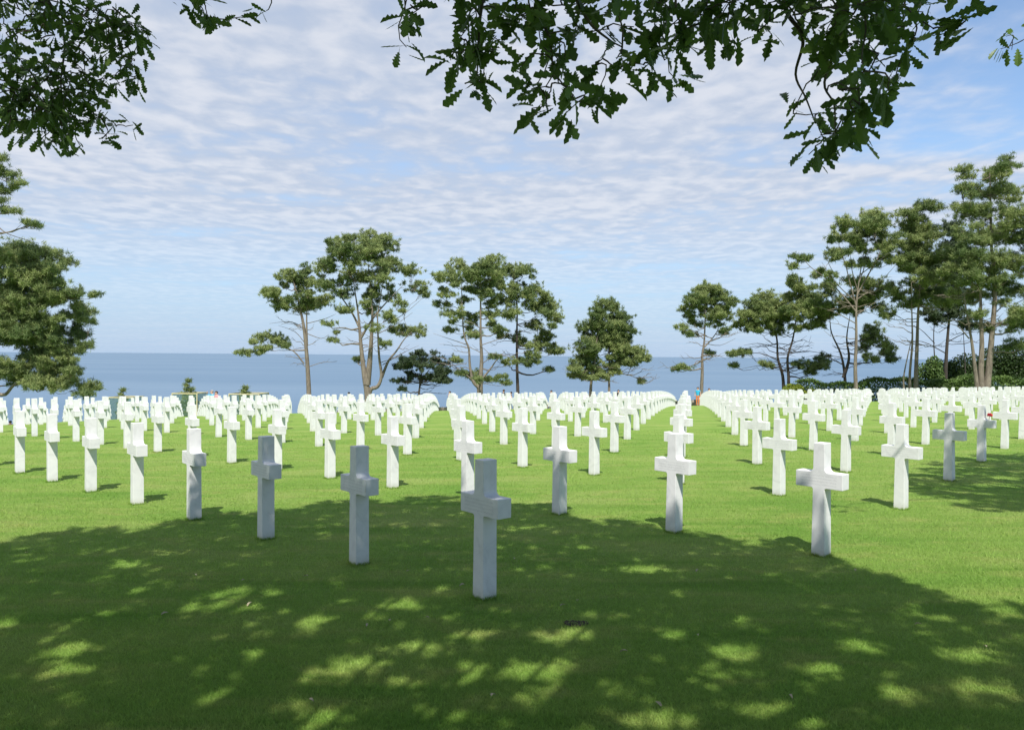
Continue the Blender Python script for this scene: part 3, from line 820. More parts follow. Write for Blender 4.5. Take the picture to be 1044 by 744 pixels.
young_pine(126, 397.5, 85.5, .9, 'smallest young pine inside a guard, leftmost of the three')
tree_guard(117, 141, 404.5, 85.5, 'pale wooden guard round the leftmost young pine')
young_pine(193, 388, 84.5, 1.15, 'tallest young pine, rising above its guard in the middle of the three')
tree_guard(181, 206, 400.5, 84.5, 'pale wooden guard round the tallest young pine')
young_pine(251, 395.5, 84.5, 1.0, 'young pine right of the tallest one, poking out of a green netted guard')
tree_guard(239, 269, 401.0, 84.5, 'wide guard with green netting round the rightmost young pine')

# ------------------------------------------------------------------ low dry-stone wall at the end of the lawn
bm = bmesh.new()
x = -62.0
while x < 24:
    for k, zz in enumerate((0, .24, .46)):
        w = random.uniform(.35, .6); xo = x + random.uniform(-.1, .1)
        z = float(gz(xo, 84.9))
        mt = Matrix.Translation((xo + w / 2, 84.9 + random.uniform(-.05, .05), z + zz + .12)) @ Matrix.Rotation(random.uniform(-.15, .15), 4, 'Z') @ Matrix.Diagonal((w, .4, random.uniform(.24, .30), 1))
        r_ = bmesh.ops.create_cube(bm, size=1, matrix=mt)
        for v_ in r_['verts']: v_.co += Vector((random.gauss(0, .03), random.gauss(0, .03), random.gauss(0, .03)))
    x += .45
me = bpy.data.meshes.new('stone_wall'); bm.to_mesh(me); bm.free()
tag(link('stone_wall', me, M['stone']), 'low brown stone wall along the far end of the lawn', 'wall')


# ------------------------------------------------------------------ people in the distance
def person(px, head_y, Y, shirt, trousers, hair, label, pose='stand', face=0.0, h=1.72):
    # stand where a figure of this height shows its head at the right level
    best = None
    for Yt in np.arange(82, 46, -.15):
        q = at(px, head_y, Yt); gzv = float(gz(q[0], Yt))
        if q[2] - gzv <= h:
            if min(math.hypot(q[0] - c_[3], Yt - c_[0]) for c_ in allc) < .55: continue
            best = (Yt, q, gzv); break
    Y, q, gzv = best if best else (Y, at(px, head_y, Y), float(gz(at(px, head_y, Y)[0], Y)))
    root = empty('person', (q[0], Y, gzv), face); tag(root, label, 'person', 'visitors at the far end of the lawn')
    k = h / 1.72
    jt = {'pel': (0, 0, .95), 'sp': (0, .01, 1.15), 'ch': (0, .0, 1.36), 'nk': (0, 0, 1.49), 'hd': (0, .015, 1.60), 'tp': (0, .01, 1.69)}
    rd = {'pel': .15, 'sp': .135, 'ch': .155, 'nk': .06, 'hd': .10, 'tp': .075}
    E_ = [('pel', 'sp'), ('sp', 'ch'), ('ch', 'nk'), ('nk', 'hd'), ('hd', 'tp')]
    st = .10 if pose == 'walk' else 0
    for s_, nm in ((-1, 'l'), (1, 'r')):
        jt.update({nm + 'hip': (s_ * .09, 0, .88), nm + 'kn': (s_ * .10, s_ * st * .9 + .02, .48), nm + 'an': (s_ * .10, s_ * st * 2.2, .08), nm + 'to': (s_ * .11, s_ * st * 2.2 + .15, .03)})
        rd.update({nm + 'hip': .10, nm + 'kn': .062, nm + 'an': .042, nm + 'to': .035})
        E_ += [('pel', nm + 'hip'), (nm + 'hip', nm + 'kn'), (nm + 'kn', nm + 'an'), (nm + 'an', nm + 'to')]
        if pose == 'raise' and s_ == 1: el, ha = (.30, .16, 1.42), (.20, .20, 1.66)
        elif pose == 'hips': el, ha = (s_ * .38, -.08, 1.14), (s_ * .20, .06, 1.02)
        else: el, ha = (s_ * .26, -s_ * st * .5, 1.10), (s_ * .25, -s_ * st + .08, .85)
        jt.update({nm + 'sh': (s_ * .185, 0, 1.40), nm + 'el': el, nm + 'ha': ha}); rd.update({nm + 'sh': .065, nm + 'el': .046, nm + 'ha': .036})
        E_ += [('ch', nm + 'sh'), (nm + 'sh', nm + 'el'), (nm + 'el', nm + 'ha')]
    names = list(jt); me = bpy.data.meshes.new('person_body')
    me.from_pydata([tuple(c_ * k for c_ in jt[a]) for a in names], [(names.index(a), names.index(b2)) for a, b2 in E_], [])
    ob = bpy.data.objects.new('body', me); COL.objects.link(ob)
    mod = ob.modifiers.new('skin', 'SKIN'); ob.modifiers.new('sub', 'SUBSURF').levels = 1
    for i_, a in enumerate(names):
        sv = me.skin_vertices[0].data[i_]; sv.radius = (rd[a] * k, rd[a] * k * (.75 if a in ('pel', 'sp', 'ch') else 1)); sv.use_root = a == 'pel'
    dg = bpy.context.evaluated_depsgraph_get(); dg.update()
    me2 = bpy.data.meshes.new_from_object(ob.evaluated_get(dg)); bpy.data.objects.remove(ob)
    for mm in ('skin', shirt, trousers, 'black'): me2.materials.append(M[mm])
    for p_ in me2.polygons:
        c_ = p_.center; z_ = c_.z / k; p_.use_smooth = True
        arm_low = abs(c_.x) > .215 * k and z_ < 1.34
        p_.material_index = 3 if z_ < .09 else 2 if z_ < .96 and not abs(c_.x) > .19 * k else 0 if z_ > 1.47 or arm_low else 1
        if z_ > 1.47: p_.material_index = 0
    b3 = bpy.data.objects.new('body', me2); COL.objects.link(b3); b3.parent = root
    bm = bmesh.new(); bmesh.ops.create_uvsphere(bm, u_segments=12, v_segments=8, radius=.118 * k, matrix=Matrix.Translation((0, -.012 * k, 1.635 * k)))
    bmesh.ops.delete(bm, geom=[v_ for v_ in bm.verts if v_.co.z < 1.56 * k or (v_.co.y > .06 * k and v_.co.z < 1.67 * k)], context='VERTS')
    me3 = bpy.data.meshes.new('hair'); bm.to_mesh(me3); bm.free()
    h_ = bpy.data.objects.new('hair', me3); COL.objects.link(h_); me3.materials.append(M[hair]); h_.parent = root
    return root


person(10.5, 404, 60, 'maroon', 'maroon', 'dark_hair', 'person in dark maroon clothes among the crosses at the far left edge', h=1.62, face=.4)
person(216, 398, 78, 'turquoise', 'jeans', 'grey_hair', 'person in a turquoise top beside the tallest young pine', 'raise', 2.6)
person(220.5, 399, 79, 'pink', 'sand', 'brown_hair', 'person in pink at the right shoulder of the person in turquoise', 'stand', 2.9)
person(355.5, 400, 80, 'navy', 'navy', 'dark_hair', 'person in dark clothes left of the tallest central pine trunk', 'walk', 1.5)
person(458.5, 399, 78, 'salmon', 'sand', 'brown_hair', 'person in a salmon top just right of the small dark pine', 'hips', 2.2)
person(513.5, 397.5, 76, 'black', 'black', 'brown_hair', 'larger dark-haired person in black left of the dark straight trunk', 'walk', 1.2, 1.8)
person(521, 399.5, 78, 'navy', 'jeans', 'dark_hair', 'smaller person in navy right behind the dark-haired person in black', 'stand', 1.8, 1.7)
person(562, 398, 76, 'white_cloth', 'jeans', 'dark_hair', 'person in a white top with black hair, right of the dark straight trunk', 'walk', 2.0, 1.75)
person(630.5, 397.5, 77, 'black', 'jeans', 'dark_hair', 'person in black right of the bushy cone-shaped pines', 'stand', 2.7, 1.75)
person(711.5, 395, 80, 'turquoise', 'orange', 'dark_hair', 'person in a turquoise top at the foot of the lone thin pine', 'stand', 2.8, 1.8)
person(723, 396, 81, 'white_cloth', 'sand', 'brown_hair', 'person in a white top right of the lone thin pine trunk', 'hips', 3.3, 1.8)

# ------------------------------------------------------------------ oak tree overhead: casts the foreground shade, boughs hang into view
def oak_leaf_template(detail):
    """leaf along +Y, length 1, in XY with a midrib fold; returns verts, tri faces"""
    if detail:
        hw = [(.00, .012), (.06, .03), (.14, .10), (.20, .055), (.30, .165), (.37, .085), (.48, .225), (.56, .125), (.67, .265), (.76, .15), (.86, .20), (.94, .10), (1.0, .0)]
    else:
        hw = [(.0, .01), (.25, .12), (.42, .11), (.68, .25), (1.0, .0)]
    V, F_ = [], []
    for (t, w) in hw:
        dz = -.16 * t * t
        V += [(-w, t, dz + .28 * w), (0, t, dz), (w, t, dz + .28 * w)]
    for i in range(len(hw) - 1):
        a, b2 = 3 * i, 3 * i + 3
        F_ += [(a, a + 1, b2 + 1), (a, b2 + 1, b2), (a + 1, a + 2, b2 + 2), (a + 1, b2 + 2, b2 + 1)]
    return np.array(V, float), np.array(F_)


LD, FD = oak_leaf_template(True)
LS = np.array([(0, 0, 0), (-.20, .42, .05), (0, .5, -.04), (.20, .42, .05), (-.17, .78, .02), (.17, .78, .02), (0, 1, -.14)], float)
FS = np.array([(0, 2, 1), (0, 3, 2), (1, 2, 4), (2, 3, 5), (2, 6, 4), (2, 5, 6)])


def place_leaves(pos, dirs, nrm, size, tmpl, tri):
    n = len(pos)
    d = dirs / np.linalg.norm(dirs, axis=1, keepdims=True)
    nr = nrm - (nrm * d).sum(1, keepdims=True) * d; nr /= np.linalg.norm(nr, axis=1, keepdims=True)
    sd = np.cross(d, nr)
    wv = rng.uniform(.8, 1.2, (n, 1, 1)); cv = rng.uniform(-.6, 1.6, (n, 1, 1))
    V = pos[:, None, :] + size[:, None, None] * (sd[:, None, :] * tmpl[None, :, 0:1] * wv + d[:, None, :] * tmpl[None, :, 1:2] + nr[:, None, :] * tmpl[None, :, 2:3] * cv)
    k = len(tmpl)
    F_ = (tri[None] + (np.arange(n) * k)[:, None, None]).reshape(-1, 3)
    tn = np.repeat(rng.random(n), len(tri))
    return V.reshape(-1, 3), F_, tn


def rosettes(cents, axis, per, size, tmpl, tri, droop=.35, spread=.9):
    n = len(cents)
    C = np.repeat(cents, per, 0); A = np.repeat(axis, per, 0)
    d = A * .55 + rng.standard_normal((n * per, 3)) * spread * np.array([1, 1, .75]); d[:, 2] -= droop
    nr = rng.standard_normal((n * per, 3)) * .55 + np.array([0, 0, 1.0])
    pos = C + rng.standard_normal((n * per, 3)) * size * .18
    return place_leaves(pos, d, nr, size * rng.uniform(.65, 1.2, n * per), tmpl, tri)


# shade outline on the lawn, read as places where the crown's shadow ends
OUT = [(-60, 566), (0, 553), (60, 546), (130, 541), (190, 531), (230, 527), (300, 519), (360, 513), (430, 509), (520, 515), (600, 529), (690, 543), (760, 553), (810, 561), (845, 570), (880, 585), (960, 606), (1044, 622), (1140, 640)]
G = [ground_px(a, b2)[:2] for a, b2 in OUT]
def inside_shade(x, y):
    """x,y arrays of ground points -> True in the shade region of the oak"""
    gx_ = np.array([q[0] for q in G]); gy_ = np.array([q[1] for q in G])
    o_ = np.argsort(gx_)
    lim = np.interp(x, gx_[o_], gy_[o_], left=gy_[o_][0] - 1, right=gy_[o_][-1])
    lim = lim - np.maximum(0, -x - 6.5) * 1.2 - np.maximum(0, x - 3.6) * 1.0
    ragged = .16 * np.sin(x * 5.1) + .12 * np.sin(x * 11.3 + y * 3) + .10 * np.sin(x * 23.0)
    return (y < lim + ragged) & (y > .3)
# sun flecks that reach the lawn through gaps in the crown (photo pixels: x, y, rx, ry)
HOLES = [(248, 606, 34, 7), (222, 622, 46, 7), (128, 577, 16, 3), (70, 664, 32, 7), (62, 688, 26, 5), (10, 638, 16, 5), (350, 683, 44, 11), (420, 663, 26, 5), (412, 619, 22, 5), (370, 632, 16, 4), (232, 716, 24, 8),
         (253, 670, 10, 3), (300, 640, 26, 3), (500, 690, 30, 8), (545, 686, 42, 12), (590, 650, 22, 6), (640, 632, 12, 3), (600, 700, 30, 9), (560, 716, 34, 7), (690, 650, 16, 4), (752, 668, 40, 9), (885, 663, 26, 6), (990, 671, 38, 8),
         (1010, 705, 22, 6), (800, 730, 56, 9), (680, 740, 40, 8), (660, 583, 30, 5), (694, 606, 8, 3), (840, 687, 20, 4), (920, 712, 22, 5), (450, 735, 26, 8), (330, 738, 26, 7), (1030, 628, 20, 5), (960, 632, 14, 4),
         (730, 690, 14, 4), (560, 655, 8, 3), (900, 690, 12, 3), (130, 605, 10, 2.5), (170, 566, 16, 3), (480, 650, 18, 3), (120, 700, 14, 4), (415, 700, 14, 4)]
HG = []
for (a, b2, rx, ry) in HOLES:
    c_ = ground_px(a, b2); e1 = ground_px(a + rx, b2); e2 = ground_px(a, b2 + ry); e3 = ground_px(a, b2 - ry)
    HG.append((c_[0], c_[1], abs(e1[0] - c_[0]), abs(e3[1] - e2[1]) / 2))


def in_holes(x, y, grow=1.0):
    r_ = np.zeros(len(x), bool)
    for (cx, cy, a, b2) in HG: r_ |= ((x - cx) / (a * grow + .05)) ** 2 + ((y - cy) / (b2 * grow + .05)) ** 2 < 1 + .55 * np.sin(x * 17 + 3 * np.sin(y * 13)) * np.sin(y * 23 + 2 * np.sin(x * 19))
    return r_


def oak_tree(label, base, fork, targets, heights, leaf_size, per, name='oak_tree', extra=None):
    """targets: (n,2) ground points to be shaded; heights: (n,) canopy height of the twig that shades each"""
    root = empty(name, (base[0], base[1], float(gz(*base)))); tag(root, label, 'tree', 'oaks shading the lawn')
    z = heights; P = np.stack([targets[:, 0] + SH[0] * z, targets[:, 1] + SH[1] * z, z], -1)
    tb = Tubes()
    b0 = Vector((base[0], base[1], float(gz(*base)) - .2)); fk = Vector(fork)
    tb.add(spline([b0, b0.lerp(fk, .35) + Vector((.05, -.05, 0)), b0.lerp(fk, .7) + Vector((-.04, .04, 0)), fk], 4), .42, .30, 14, [.58, .47, .43, .41, .40, .39, .38, .37, .36, .35, .34, .33, .32])
    # limbs to k cluster centres, branches on to twig ends
    kc = 26; cen = P[rng.choice(len(P), kc, replace=False)]
    for _ in range(4):
        lab = np.argmin(((P[:, None, :] - cen[None]) ** 2).sum(-1), 1)
        cen = np.array([P[lab == q].mean(0) if (lab == q).any() else cen[q] for q in range(kc)])
    for q in range(kc):
        c_ = Vector(cen[q]); L = (c_ - fk).length
        limb = curve(fk + Vector((0, 0, -.1)), c_ - Vector((0, 0, .35)), (0, 0, .10 * L), 7, .02)
        tb.add(limb, .10 + .012 * L, .035, 8)
        mem = P[lab == q]
        for e in mem[rng.choice(len(mem), min(len(mem), 12), replace=False)]:
            if random.random() < .5: continue
            st = limb[random.randint(4, 7)]
            tb.add(curve(st, Vector(e), (0, 0, random.uniform(-.05, .15)), 4, .04), .022, .006, 5)
    link('trunk', tb.mesh('oak_trunk'), M['oak_bark'], root)
    ax = rng.standard_normal((len(P), 3)); ax[:, 2] *= .5
    V, F_, tn = rosettes(P, ax, per, leaf_size, LS, FS)
    # drop leaves that would close the sun gaps
    k = len(LS); cenl = V.reshape(-1, k, 3).mean(1)
    gzl = gz(cenl[:, 0], cenl[:, 1]); hh = cenl[:, 2] - gzl
    sx, sy = cenl[:, 0] - SH[0] * hh, cenl[:, 1] - SH[1] * hh
    keep = ~in_holes(sx, sy, .72) | (rng.random(len(sx)) < .16)
    pxl, pyl = proj(cenl[:, 0], np.maximum(cenl[:, 1], .3), cenl[:, 2])
    keep &= ~((cenl[:, 1] > .3) & (pxl > -30) & (pxl < 1074) & (pyl > -25))       # the crown itself ends above the boughs that hang lower
    if extra is not None: keep &= extra(sx, sy)
    ids = np.nonzero(keep)[0]
    V = V.reshape(-1, k, 3)[ids].reshape(-1, 3)
    F_ = (FS[None] + (np.arange(len(ids)) * k)[:, None, None]).reshape(-1, 3); tn = np.repeat(rng.random(len(ids)), len(FS))
    link('crown', np_mesh('oak_crown', V, F_, tn), M['oak_leaf'], root)
    print(name, 'leaves', len(ids))
    return root, fk


n = 33000
tx = rng.uniform(-9.5, 7.5, n); ty = rng.uniform(.3, 10.5, n)
ok = inside_shade(tx, ty) & ~in_holes(tx, ty, .6)
tx, ty = tx[ok], ty[ok]
hz = 4.7 + 4.2 * rng.random(len(tx)) ** .8 * (1 - .45 * ((tx + 1) / 9) ** 2)
oak, FORK = oak_tree('broad oak overhead, its leafy boughs hanging into the top of the view', (-2.6, -5.2), (-2.4, -4.7, 3.0), np.stack([tx, ty], -1), hz, .15, 6)

# second oak, out of frame on the right: its shade lies over two crosses
n = 4600
q = [ground_px(a, b2) for a, b2 in ((912, 500), (950, 518), (1044, 526), (1110, 535), (1110, 462), (1000, 463), (950, 474), (925, 489))]
poly = np.array([[a[0], a[1]] for a in q])
def inside_poly(x, y, P_):
    r_ = np.zeros(len(x), bool); j = len(P_) - 1
    for i in range(len(P_)):
        xi, yi = P_[i]; xj, yj = P_[j]
        c_ = ((yi > y) != (yj > y)) & (x < (xj - xi) * (y - yi) / (yj - yi + 1e-12) + xi)
        r_ ^= c_; j = i
    return r_
tx = rng.uniform(5.5, 13.5, n); ty = rng.uniform(9, 16, n)
ok = inside_poly(tx, ty, poly) & (np.sin(tx * 3.1 + ty * 1.3) * np.sin(ty * 4.7) > -.55)
tx, ty = tx[ok], ty[ok]; hz = 6.0 + 2.2 * rng.random(len(tx))
oak2, FORK2 = oak_tree('oak standing right of the view whose twig tip shows at the top right corner', (9.8, 5.2), (9.8, 5.3, 3.2), np.stack([tx, ty], -1), hz, .15, 7)


# hanging boughs: parts of the oak
DENS = .37
def bough(parent, fk, Y, anchor, path, spots, size, label=None, jit=.22, per=6, lseed=None):
    """anchor: photo px where the bough enters from above; path: px polyline of the main twig; spots: px (x, y, n, r) groups of leaf rosettes"""
    tb = Tubes(); P = []
    for (x, y) in [anchor] + path:
        q_ = at(x, y, Y); P.append(Vector((q_[0], Y + random.uniform(-.08, .08), q_[2])))
    up = Vector((P[0].x * .6 + fk.x * .4, P[0].y * .55 + fk.y * .45, P[0].z + 1.0))
    main = spline([fk + Vector((0, 0, .2)), up] + P, 5); m_ = len(main)
    tb.add(main, .05, .0035, 6, [.024 * (1 - i / (m_ - 1)) ** 1.6 + .0032 for i in range(m_)])
    nodes = [p_ for p_ in main if p_.y > Y - .7]
    cents, axes = [], []
    for (x, y, cnt, r_) in spots:
        for _ in range(max(1, round(cnt * DENS))):
            a = random.random() * 2 * math.pi; rr_ = r_ * math.sqrt(random.random())
            q_ = at(x + rr_ * math.cos(a) * 1.2, y + rr_ * math.sin(a), Y); e = Vector((q_[0], Y + random.gauss(0, jit), q_[2]))
            st = min(nodes, key=lambda p_: (p_ - e).length + .35 * max(0, e.z - p_.z))
            if (st - e).length > .02:
                tw = curve(st, e, (random.gauss(0, .03), random.gauss(0, .03), random.uniform(-.02, .05)), 5, .03)
                tb.add(tw, .0045, .0024, 5); nodes += tw[2:]
                ax = (e - tw[-2]).normalized()
            else: ax = Vector((0, 0, -1))
            cents.append(tuple(e)); axes.append(tuple(ax))
    br = link('bough', tb.mesh('bough'), M['oak_bark'], parent)
    V, F_, tn = rosettes(np.array(cents), np.array(axes), per, size * 1.24, LD * np.array([.82, 1, 1]), FD, .25, .75)
    lf = link('leaves', np_mesh('bough_leaves', V, F_, tn), M['oak_leaf'], br, (0, 0, 0))
    return br


# left bough, farther off and dense
bough(oak, FORK, 4.7, (30, -60), [(45, -10), (70, 40), (60, 90), (70, 130)],
      [(a_ - 8, b_ - 12, round(n_ * 2.4), r_ * .9) for a_, b_, n_, r_ in [(20, 20, 16, 26), (60, 15, 16, 24), (95, 22, 16, 26), (120, 32, 16, 18), (136, 36, 5, 8), (95, 55, 18, 24), (120, 62, 10, 14), (134, 74, 5, 9), (20, 62, 10, 18), (30, 88, 6, 12), (70, 85, 14, 18), (100, 85, 9, 12),
       (50, 112, 18, 18), (80, 112, 18, 18), (98, 118, 7, 10), (30, 128, 12, 14), (60, 130, 14, 16), (88, 138, 10, 14), (75, 150, 7, 9), (38, 150, 6, 9), (12, 130, 8, 12), (5, 110, 4, 8), (100, 146, 3, 5)]], .082, per=5)
bough(oak, FORK, 4.3, (205, -70), [(200, -25), (206, -8)], [(188, 0, 6, 7), (200, 4, 6, 8), (214, 3, 6, 8), (226, -2, 4, 5), (205, 8, 3, 5)], .085, per=6)
bough(oak, FORK, 4.3, (262, -60), [(258, -26)], [(257, -10, 1, 2)], .075, per=4)
# central boughs
bough(oak, FORK, 3.7, (405, -80), [(410, -30), (411, 4)], [(409, 12, 2, 5), (400, 6, 1, 3), (420, 14, 1, 3), (408, 0, 2, 5)], .092, per=6)
bough(oak, FORK, 3.6, (500, -90), [(498, -30), (490, 20), (488, 60), (485, 88)],
      [(465, 12, 5, 10), (485, 18, 6, 14), (475, 35, 4, 10), (490, 48, 7, 12), (480, 58, 4, 8), (500, 60, 3, 7), (460, 52, 2, 4), (480, 88, 2, 6), (492, 95, 1, 2), (505, 15, 5, 12), (462, -6, 6, 12), (492, -6, 7, 14)], .100, per=6)
bough(oak, FORK, 3.5, (540, -90), [(545, -30), (548, 10), (560, 45), (566, 70), (585, 95)],
      [(535, 12, 7, 14), (558, 15, 7, 14), (540, 36, 6, 11), (570, 38, 7, 13), (545, 58, 4, 8), (535, 62, 2, 6), (582, 52, 4, 8), (590, 58, 3, 6), (548, 95, 2, 5), (540, 100, 1, 3), (556, 100, 1, 2), (585, 104, 3, 7), (598, 102, 2, 5), (580, 112, 1, 3),
       (575, 8, 6, 12), (540, -8, 8, 16), (575, -10, 7, 14)], .104, per=6)
bough(oak, FORK, 3.45, (575, -80), [(580, -20), (600, 15), (622, 35), (632, 55)],
      [(586, 14, 2, 6), (618, 52, 3, 8), (628, 68, 4, 8), (640, 62, 3, 8), (655, 68, 3, 6), (666, 62, 2, 5), (622, 72, 2, 5), (612, 20, 3, 7), (632, 8, 5, 12), (648, 18, 3, 8), (612, -6, 5, 12)], .100, per=6)
bough(oak, FORK, 3.7, (690, -90), [(690, -30), (690, 10), (695, 35)],
      [(670, 15, 6, 12), (692, 14, 8, 16), (715, 14, 8, 16), (738, 14, 7, 14), (680, 36, 5, 9), (702, 38, 6, 10), (725, 36, 5, 10), (705, 50, 3, 6), (730, 50, 3, 6), (742, 34, 3, 8), (690, -8, 8, 18), (725, -10, 8, 16), (655, 2, 4, 10), (675, 32, 3, 8)], .104, per=6)
bough(oak, FORK, 3.6, (790, -90), [(795, -30), (805, 5), (818, 40), (817, 70), (822, 100), (832, 126)],
      [(775, 24, 4, 9), (785, 34, 3, 7), (770, 12, 4, 10), (795, 16, 4, 10), (822, 50, 3, 7), (815, 60, 2, 6), (826, 22, 5, 10), (782, -8, 6, 14), (812, -8, 6, 14)], .102, per=6)
bough(oak, FORK, 3.5, (850, -90), [(852, -30), (858, 10), (850, 45), (845, 80), (846, 110), (852, 135)],
      [(845, 8, 7, 14), (865, 14, 8, 14), (838, 30, 6, 11), (860, 36, 8, 13), (842, 58, 5, 10), (856, 68, 4, 9), (840, 86, 3, 7), (858, 92, 3, 8), (845, 105, 2, 5), (870, 96, 2, 5), (855, 122, 5, 9), (864, 130, 5, 9), (846, 132, 5, 7),
       (856, 138, 6, 8), (870, 128, 4, 5), (850, 112, 3, 5), (845, -10, 8, 16), (875, -8, 7, 14)], .104, per=6)
bough(oak, FORK, 3.7, (905, -90), [(900, -30), (895, 10), (885, 40), (890, 60)],
      [(890, 18, 6, 12), (905, 14, 5, 12), (885, 48, 6, 10), (900, 56, 6, 10), (912, 62, 4, 8), (920, 70, 3, 7), (890, 74, 4, 8), (880, 88, 2, 6), (912, 80, 2, 5), (925, 62, 2, 5), (905, 32, 3, 8), (925, 24, 3, 6), (895, -10, 7, 14), (900, 72, 2, 6)], .100, per=6)
bough(oak, FORK, 3.9, (955, -80), [(950, -30), (945, 0)], [(940, 8, 4, 9), (955, 4, 3, 7), (948, 18, 2, 5), (925, 2, 4, 9), (945, -12, 5, 12), (960, 6, 1, 3)], .098, per=6)
# twig of the second oak at the right corner
bough(oak2, FORK2, 6.2, (1090, -10), [(1070, 25), (1048, 38)], [(1040, 34, 1, 3), (1030, 42, 1, 3), (1046, 40, 2, 4), (1056, 32, 3, 8), (1036, 30, 1, 2)], .105, per=4, jit=.1)

# ------------------------------------------------------------------ small things on the lawn
spots = [(257, 617), (172, 628), (314, 590), (250, 594), (418, 585), (468, 601), (396, 636), (505, 713), (438, 634), (375, 639), (524, 573), (577, 620), (712, 652), (590, 615), (668, 720), (808, 717), (1002, 662), (872, 583), (712, 583), (26, 566), (200, 590), (640, 668), (940, 640), (320, 720)]
def leaf_mesh():
    V = LD.copy(); V[:, 2] += .10 * np.sin(V[:, 1] * 3.0) + .5 * np.abs(V[:, 0]); V *= .055
    return np_mesh('fallen_leaf', V, FD)
LM = leaf_mesh(); LM.materials.append(M['dry_leaf'])
for (a, b2) in spots:
    p = ground_px(a, b2); o = bpy.data.objects.new('fallen_leaf', LM); COL.objects.link(o)
    o.location = (p[0], p[1], p[2] + .026); o.rotation_euler = (random.uniform(-.4, .4), random.uniform(-.4, .4), random.uniform(0, 6.28)); k = random.uniform(.5, 1.0); o.scale = (k, k, k)
    tag(o, 'small pale dry leaf lying on the near lawn', 'fallen leaf', 'fallen leaves on the lawn')
# a scuffed hole in the turf
p = ground_px(586, 636); bm = bmesh.new(); ring = []
for r_, dz in ((0.0, .004), (.035, .006), (.06, .014), (.08, .002)):
    if r_ == 0: c0 = bm.verts.new((p[0], p[1], p[2] + dz)); continue
    ring.append([bm.verts.new((p[0] + r_ * 1.0 * math.cos(a) * (1 + .2 * math.sin(3 * a + 1)), p[1] + r_ * .8 * math.sin(a) * (1 + .2 * math.cos(2 * a)), p[2] + dz + random.uniform(-.006, .008))) for a in [i * 2 * math.pi / 18 for i in range(18)]])
for i in range(18): bm.faces.new((c0, ring[0][i], ring[0][(i + 1) % 18]))
for k in range(2):
    for i in range(18): bm.faces.new((ring[k][i], ring[k + 1][i], ring[k + 1][(i + 1) % 18], ring[k][(i + 1) % 18]))
me = bpy.data.meshes.new('bare_soil'); bm.to_mesh(me); bm.free()
tag(link('bare_soil', me, M['soil']), 'small dark scuffed patch of bare soil in the shaded lawn', 'soil patch', kind='structure')

# ------------------------------------------------------------------ sky, sun, camera
CLOUD = .80
W = bpy.data.worlds.new('World'); SC.world = W; W.use_nodes = True
nt = W.node_tree; nt.nodes.clear()
out = N(nt, 'ShaderNodeOutputWorld')
sky = N(nt, 'ShaderNodeTexSky', sky_type='NISHITA'); sky.sun_disc = False
sky.sun_elevation = R(SUN_EL); sky.sun_rotation = R(180 - SUN_AZ); sky.altitude = 50; sky.air_density = 1.0; sky.dust_density = .2; sky.ozone_density = 2.6
bg = N(nt, 'ShaderNodeBackground'); bg.inputs['Strength'].default_value = .14
nt.links.new(sky.outputs[0], bg.inputs['Color'])
tc = N(nt, 'ShaderNodeTexCoord'); sp = N(nt, 'ShaderNodeSeparateXYZ'); nt.links.new(tc.outputs['Generated'], sp.inputs[0])
zc = math_n(nt, 'MAXIMUM', math_n(nt, 'ADD', sp.outputs['Z'], .035), .02)
cx = math_n(nt, 'DIVIDE', sp.outputs['X'], zc); cy = math_n(nt, 'DIVIDE', sp.outputs['Y'], zc)
cb = N(nt, 'ShaderNodeCombineXYZ'); nt.links.new(cx, cb.inputs[0]); nt.links.new(cy, cb.inputs[1])
def cl(sx, sy, ox, oy, scale, det, rough, dist):
    mp = N(nt, 'ShaderNodeMapping'); mp.inputs['Scale'].default_value = (sx, sy, 1); mp.inputs['Location'].default_value = (ox, oy, 0); mp.inputs['Rotation'].default_value = (0, 0, R(-8))
    nt.links.new(cb.outputs[0], mp.inputs['Vector']); return noise(nt, mp.outputs['Vector'], scale, det, rough, dist)
puff = cl(1.35, 1.15, 3.1, 1.7, 5.6, 4, .5, .25)
veil = cl(.7, 1.0, 7.3, 2.2, 1.15, 4, .5, .25)
cover = cl(1, 1, 1.5, 9.2, .45, 3, .5, .2)
# the sheet of cloud breaks open towards the right of the view
side = math_n(nt, 'MULTIPLY', sstep(nt, math_n(nt, 'DIVIDE', sp.outputs['X'], math_n(nt, 'MAXIMUM', sp.outputs['Y'], .05)), .33, .55), .23)
hi = sstep(nt, sp.outputs['Z'], .17, .25)
k = math_n(nt, 'SUBTRACT', math_n(nt, 'ADD', math_n(nt, 'MULTIPLY', puff, .24), math_n(nt, 'ADD', math_n(nt, 'MULTIPLY', veil, .62), math_n(nt, 'MULTIPLY', cover, .20))), math_n(nt, 'MULTIPLY', side, hi))
cm = sstep(nt, k, .26, .54)
low = sstep(nt, sp.outputs['Z'], .04, .20)
cm = math_n(nt, 'MULTIPLY', cm, math_n(nt, 'MULTIPLY_ADD', low, .62, .30))
thick = sstep(nt, math_n(nt, 'ADD', math_n(nt, 'MULTIPLY', puff, .62), math_n(nt, 'MULTIPLY', veil, .38)), .40, .66)
cc = mix(nt, thick, (.510, .580, .710), (.715, .742, .810))
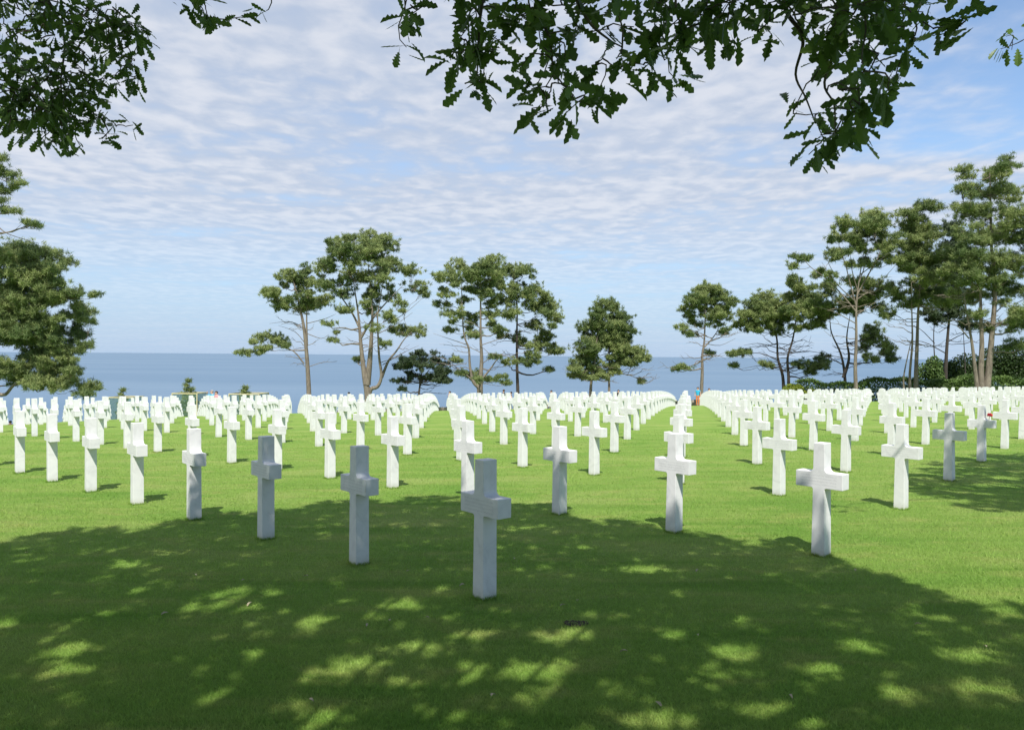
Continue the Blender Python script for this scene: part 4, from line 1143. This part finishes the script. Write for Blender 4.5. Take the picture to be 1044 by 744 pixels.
bgc = N(nt, 'ShaderNodeBackground'); bgc.inputs['Strength'].default_value = CLOUD; nt.links.new(cc, bgc.inputs['Color'])
# blue summer haze near the horizon
bgh = N(nt, 'ShaderNodeBackground'); bgh.inputs['Strength'].default_value = CLOUD; bgh.inputs['Color'].default_value = (.335, .525, .785, 1)
hz_ = N(nt, 'ShaderNodeMapRange', interpolation_type='SMOOTHSTEP'); nt.links.new(sp.outputs['Z'], hz_.inputs['Value'])
hz_.inputs['From Min'].default_value = -.05; hz_.inputs['From Max'].default_value = .30; hz_.inputs['To Min'].default_value = .97; hz_.inputs['To Max'].default_value = .05
mh = N(nt, 'ShaderNodeMixShader'); nt.links.new(hz_.outputs['Result'], mh.inputs[0]); nt.links.new(bg.outputs[0], mh.inputs[1]); nt.links.new(bgh.outputs[0], mh.inputs[2])
mx = N(nt, 'ShaderNodeMixShader'); nt.links.new(cm, mx.inputs[0]); nt.links.new(mh.outputs[0], mx.inputs[1]); nt.links.new(bgc.outputs[0], mx.inputs[2])
nt.links.new(mx.outputs[0], out.inputs['Surface'])

ld = bpy.data.lights.new('sun', 'SUN'); ld.energy = 5.0; ld.angle = R(.53); ld.color = (1.0, .955, .88)
lo = bpy.data.objects.new('sun', ld); COL.objects.link(lo); lo.rotation_euler = S.to_track_quat('Z', 'Y').to_euler(); lo.location = S * 60

cd = bpy.data.cameras.new('camera'); cam = bpy.data.objects.new('camera', cd); COL.objects.link(cam)
cd.sensor_width = 36; cd.sensor_fit = 'HORIZONTAL'; cd.lens = FPX / 1044 * 36; cd.clip_start = .05; cd.clip_end = 200000
cam.matrix_world = Matrix.Translation((0, 0, EYE)) @ Matrix.Rotation(R(90) - PITCH, 4, 'X') @ Matrix.Rotation(ROLL, 4, 'Z')
SC.camera = cam
SC.view_settings.view_transform = 'Standard'; SC.view_settings.look = 'None'; SC.view_settings.exposure = .40; SC.view_settings.gamma = 1.0
SC.view_settings.use_curve_mapping = False
SC.cycles.max_bounces = 6; SC.cycles.transparent_max_bounces = 8
SC.cycles.use_denoising = True
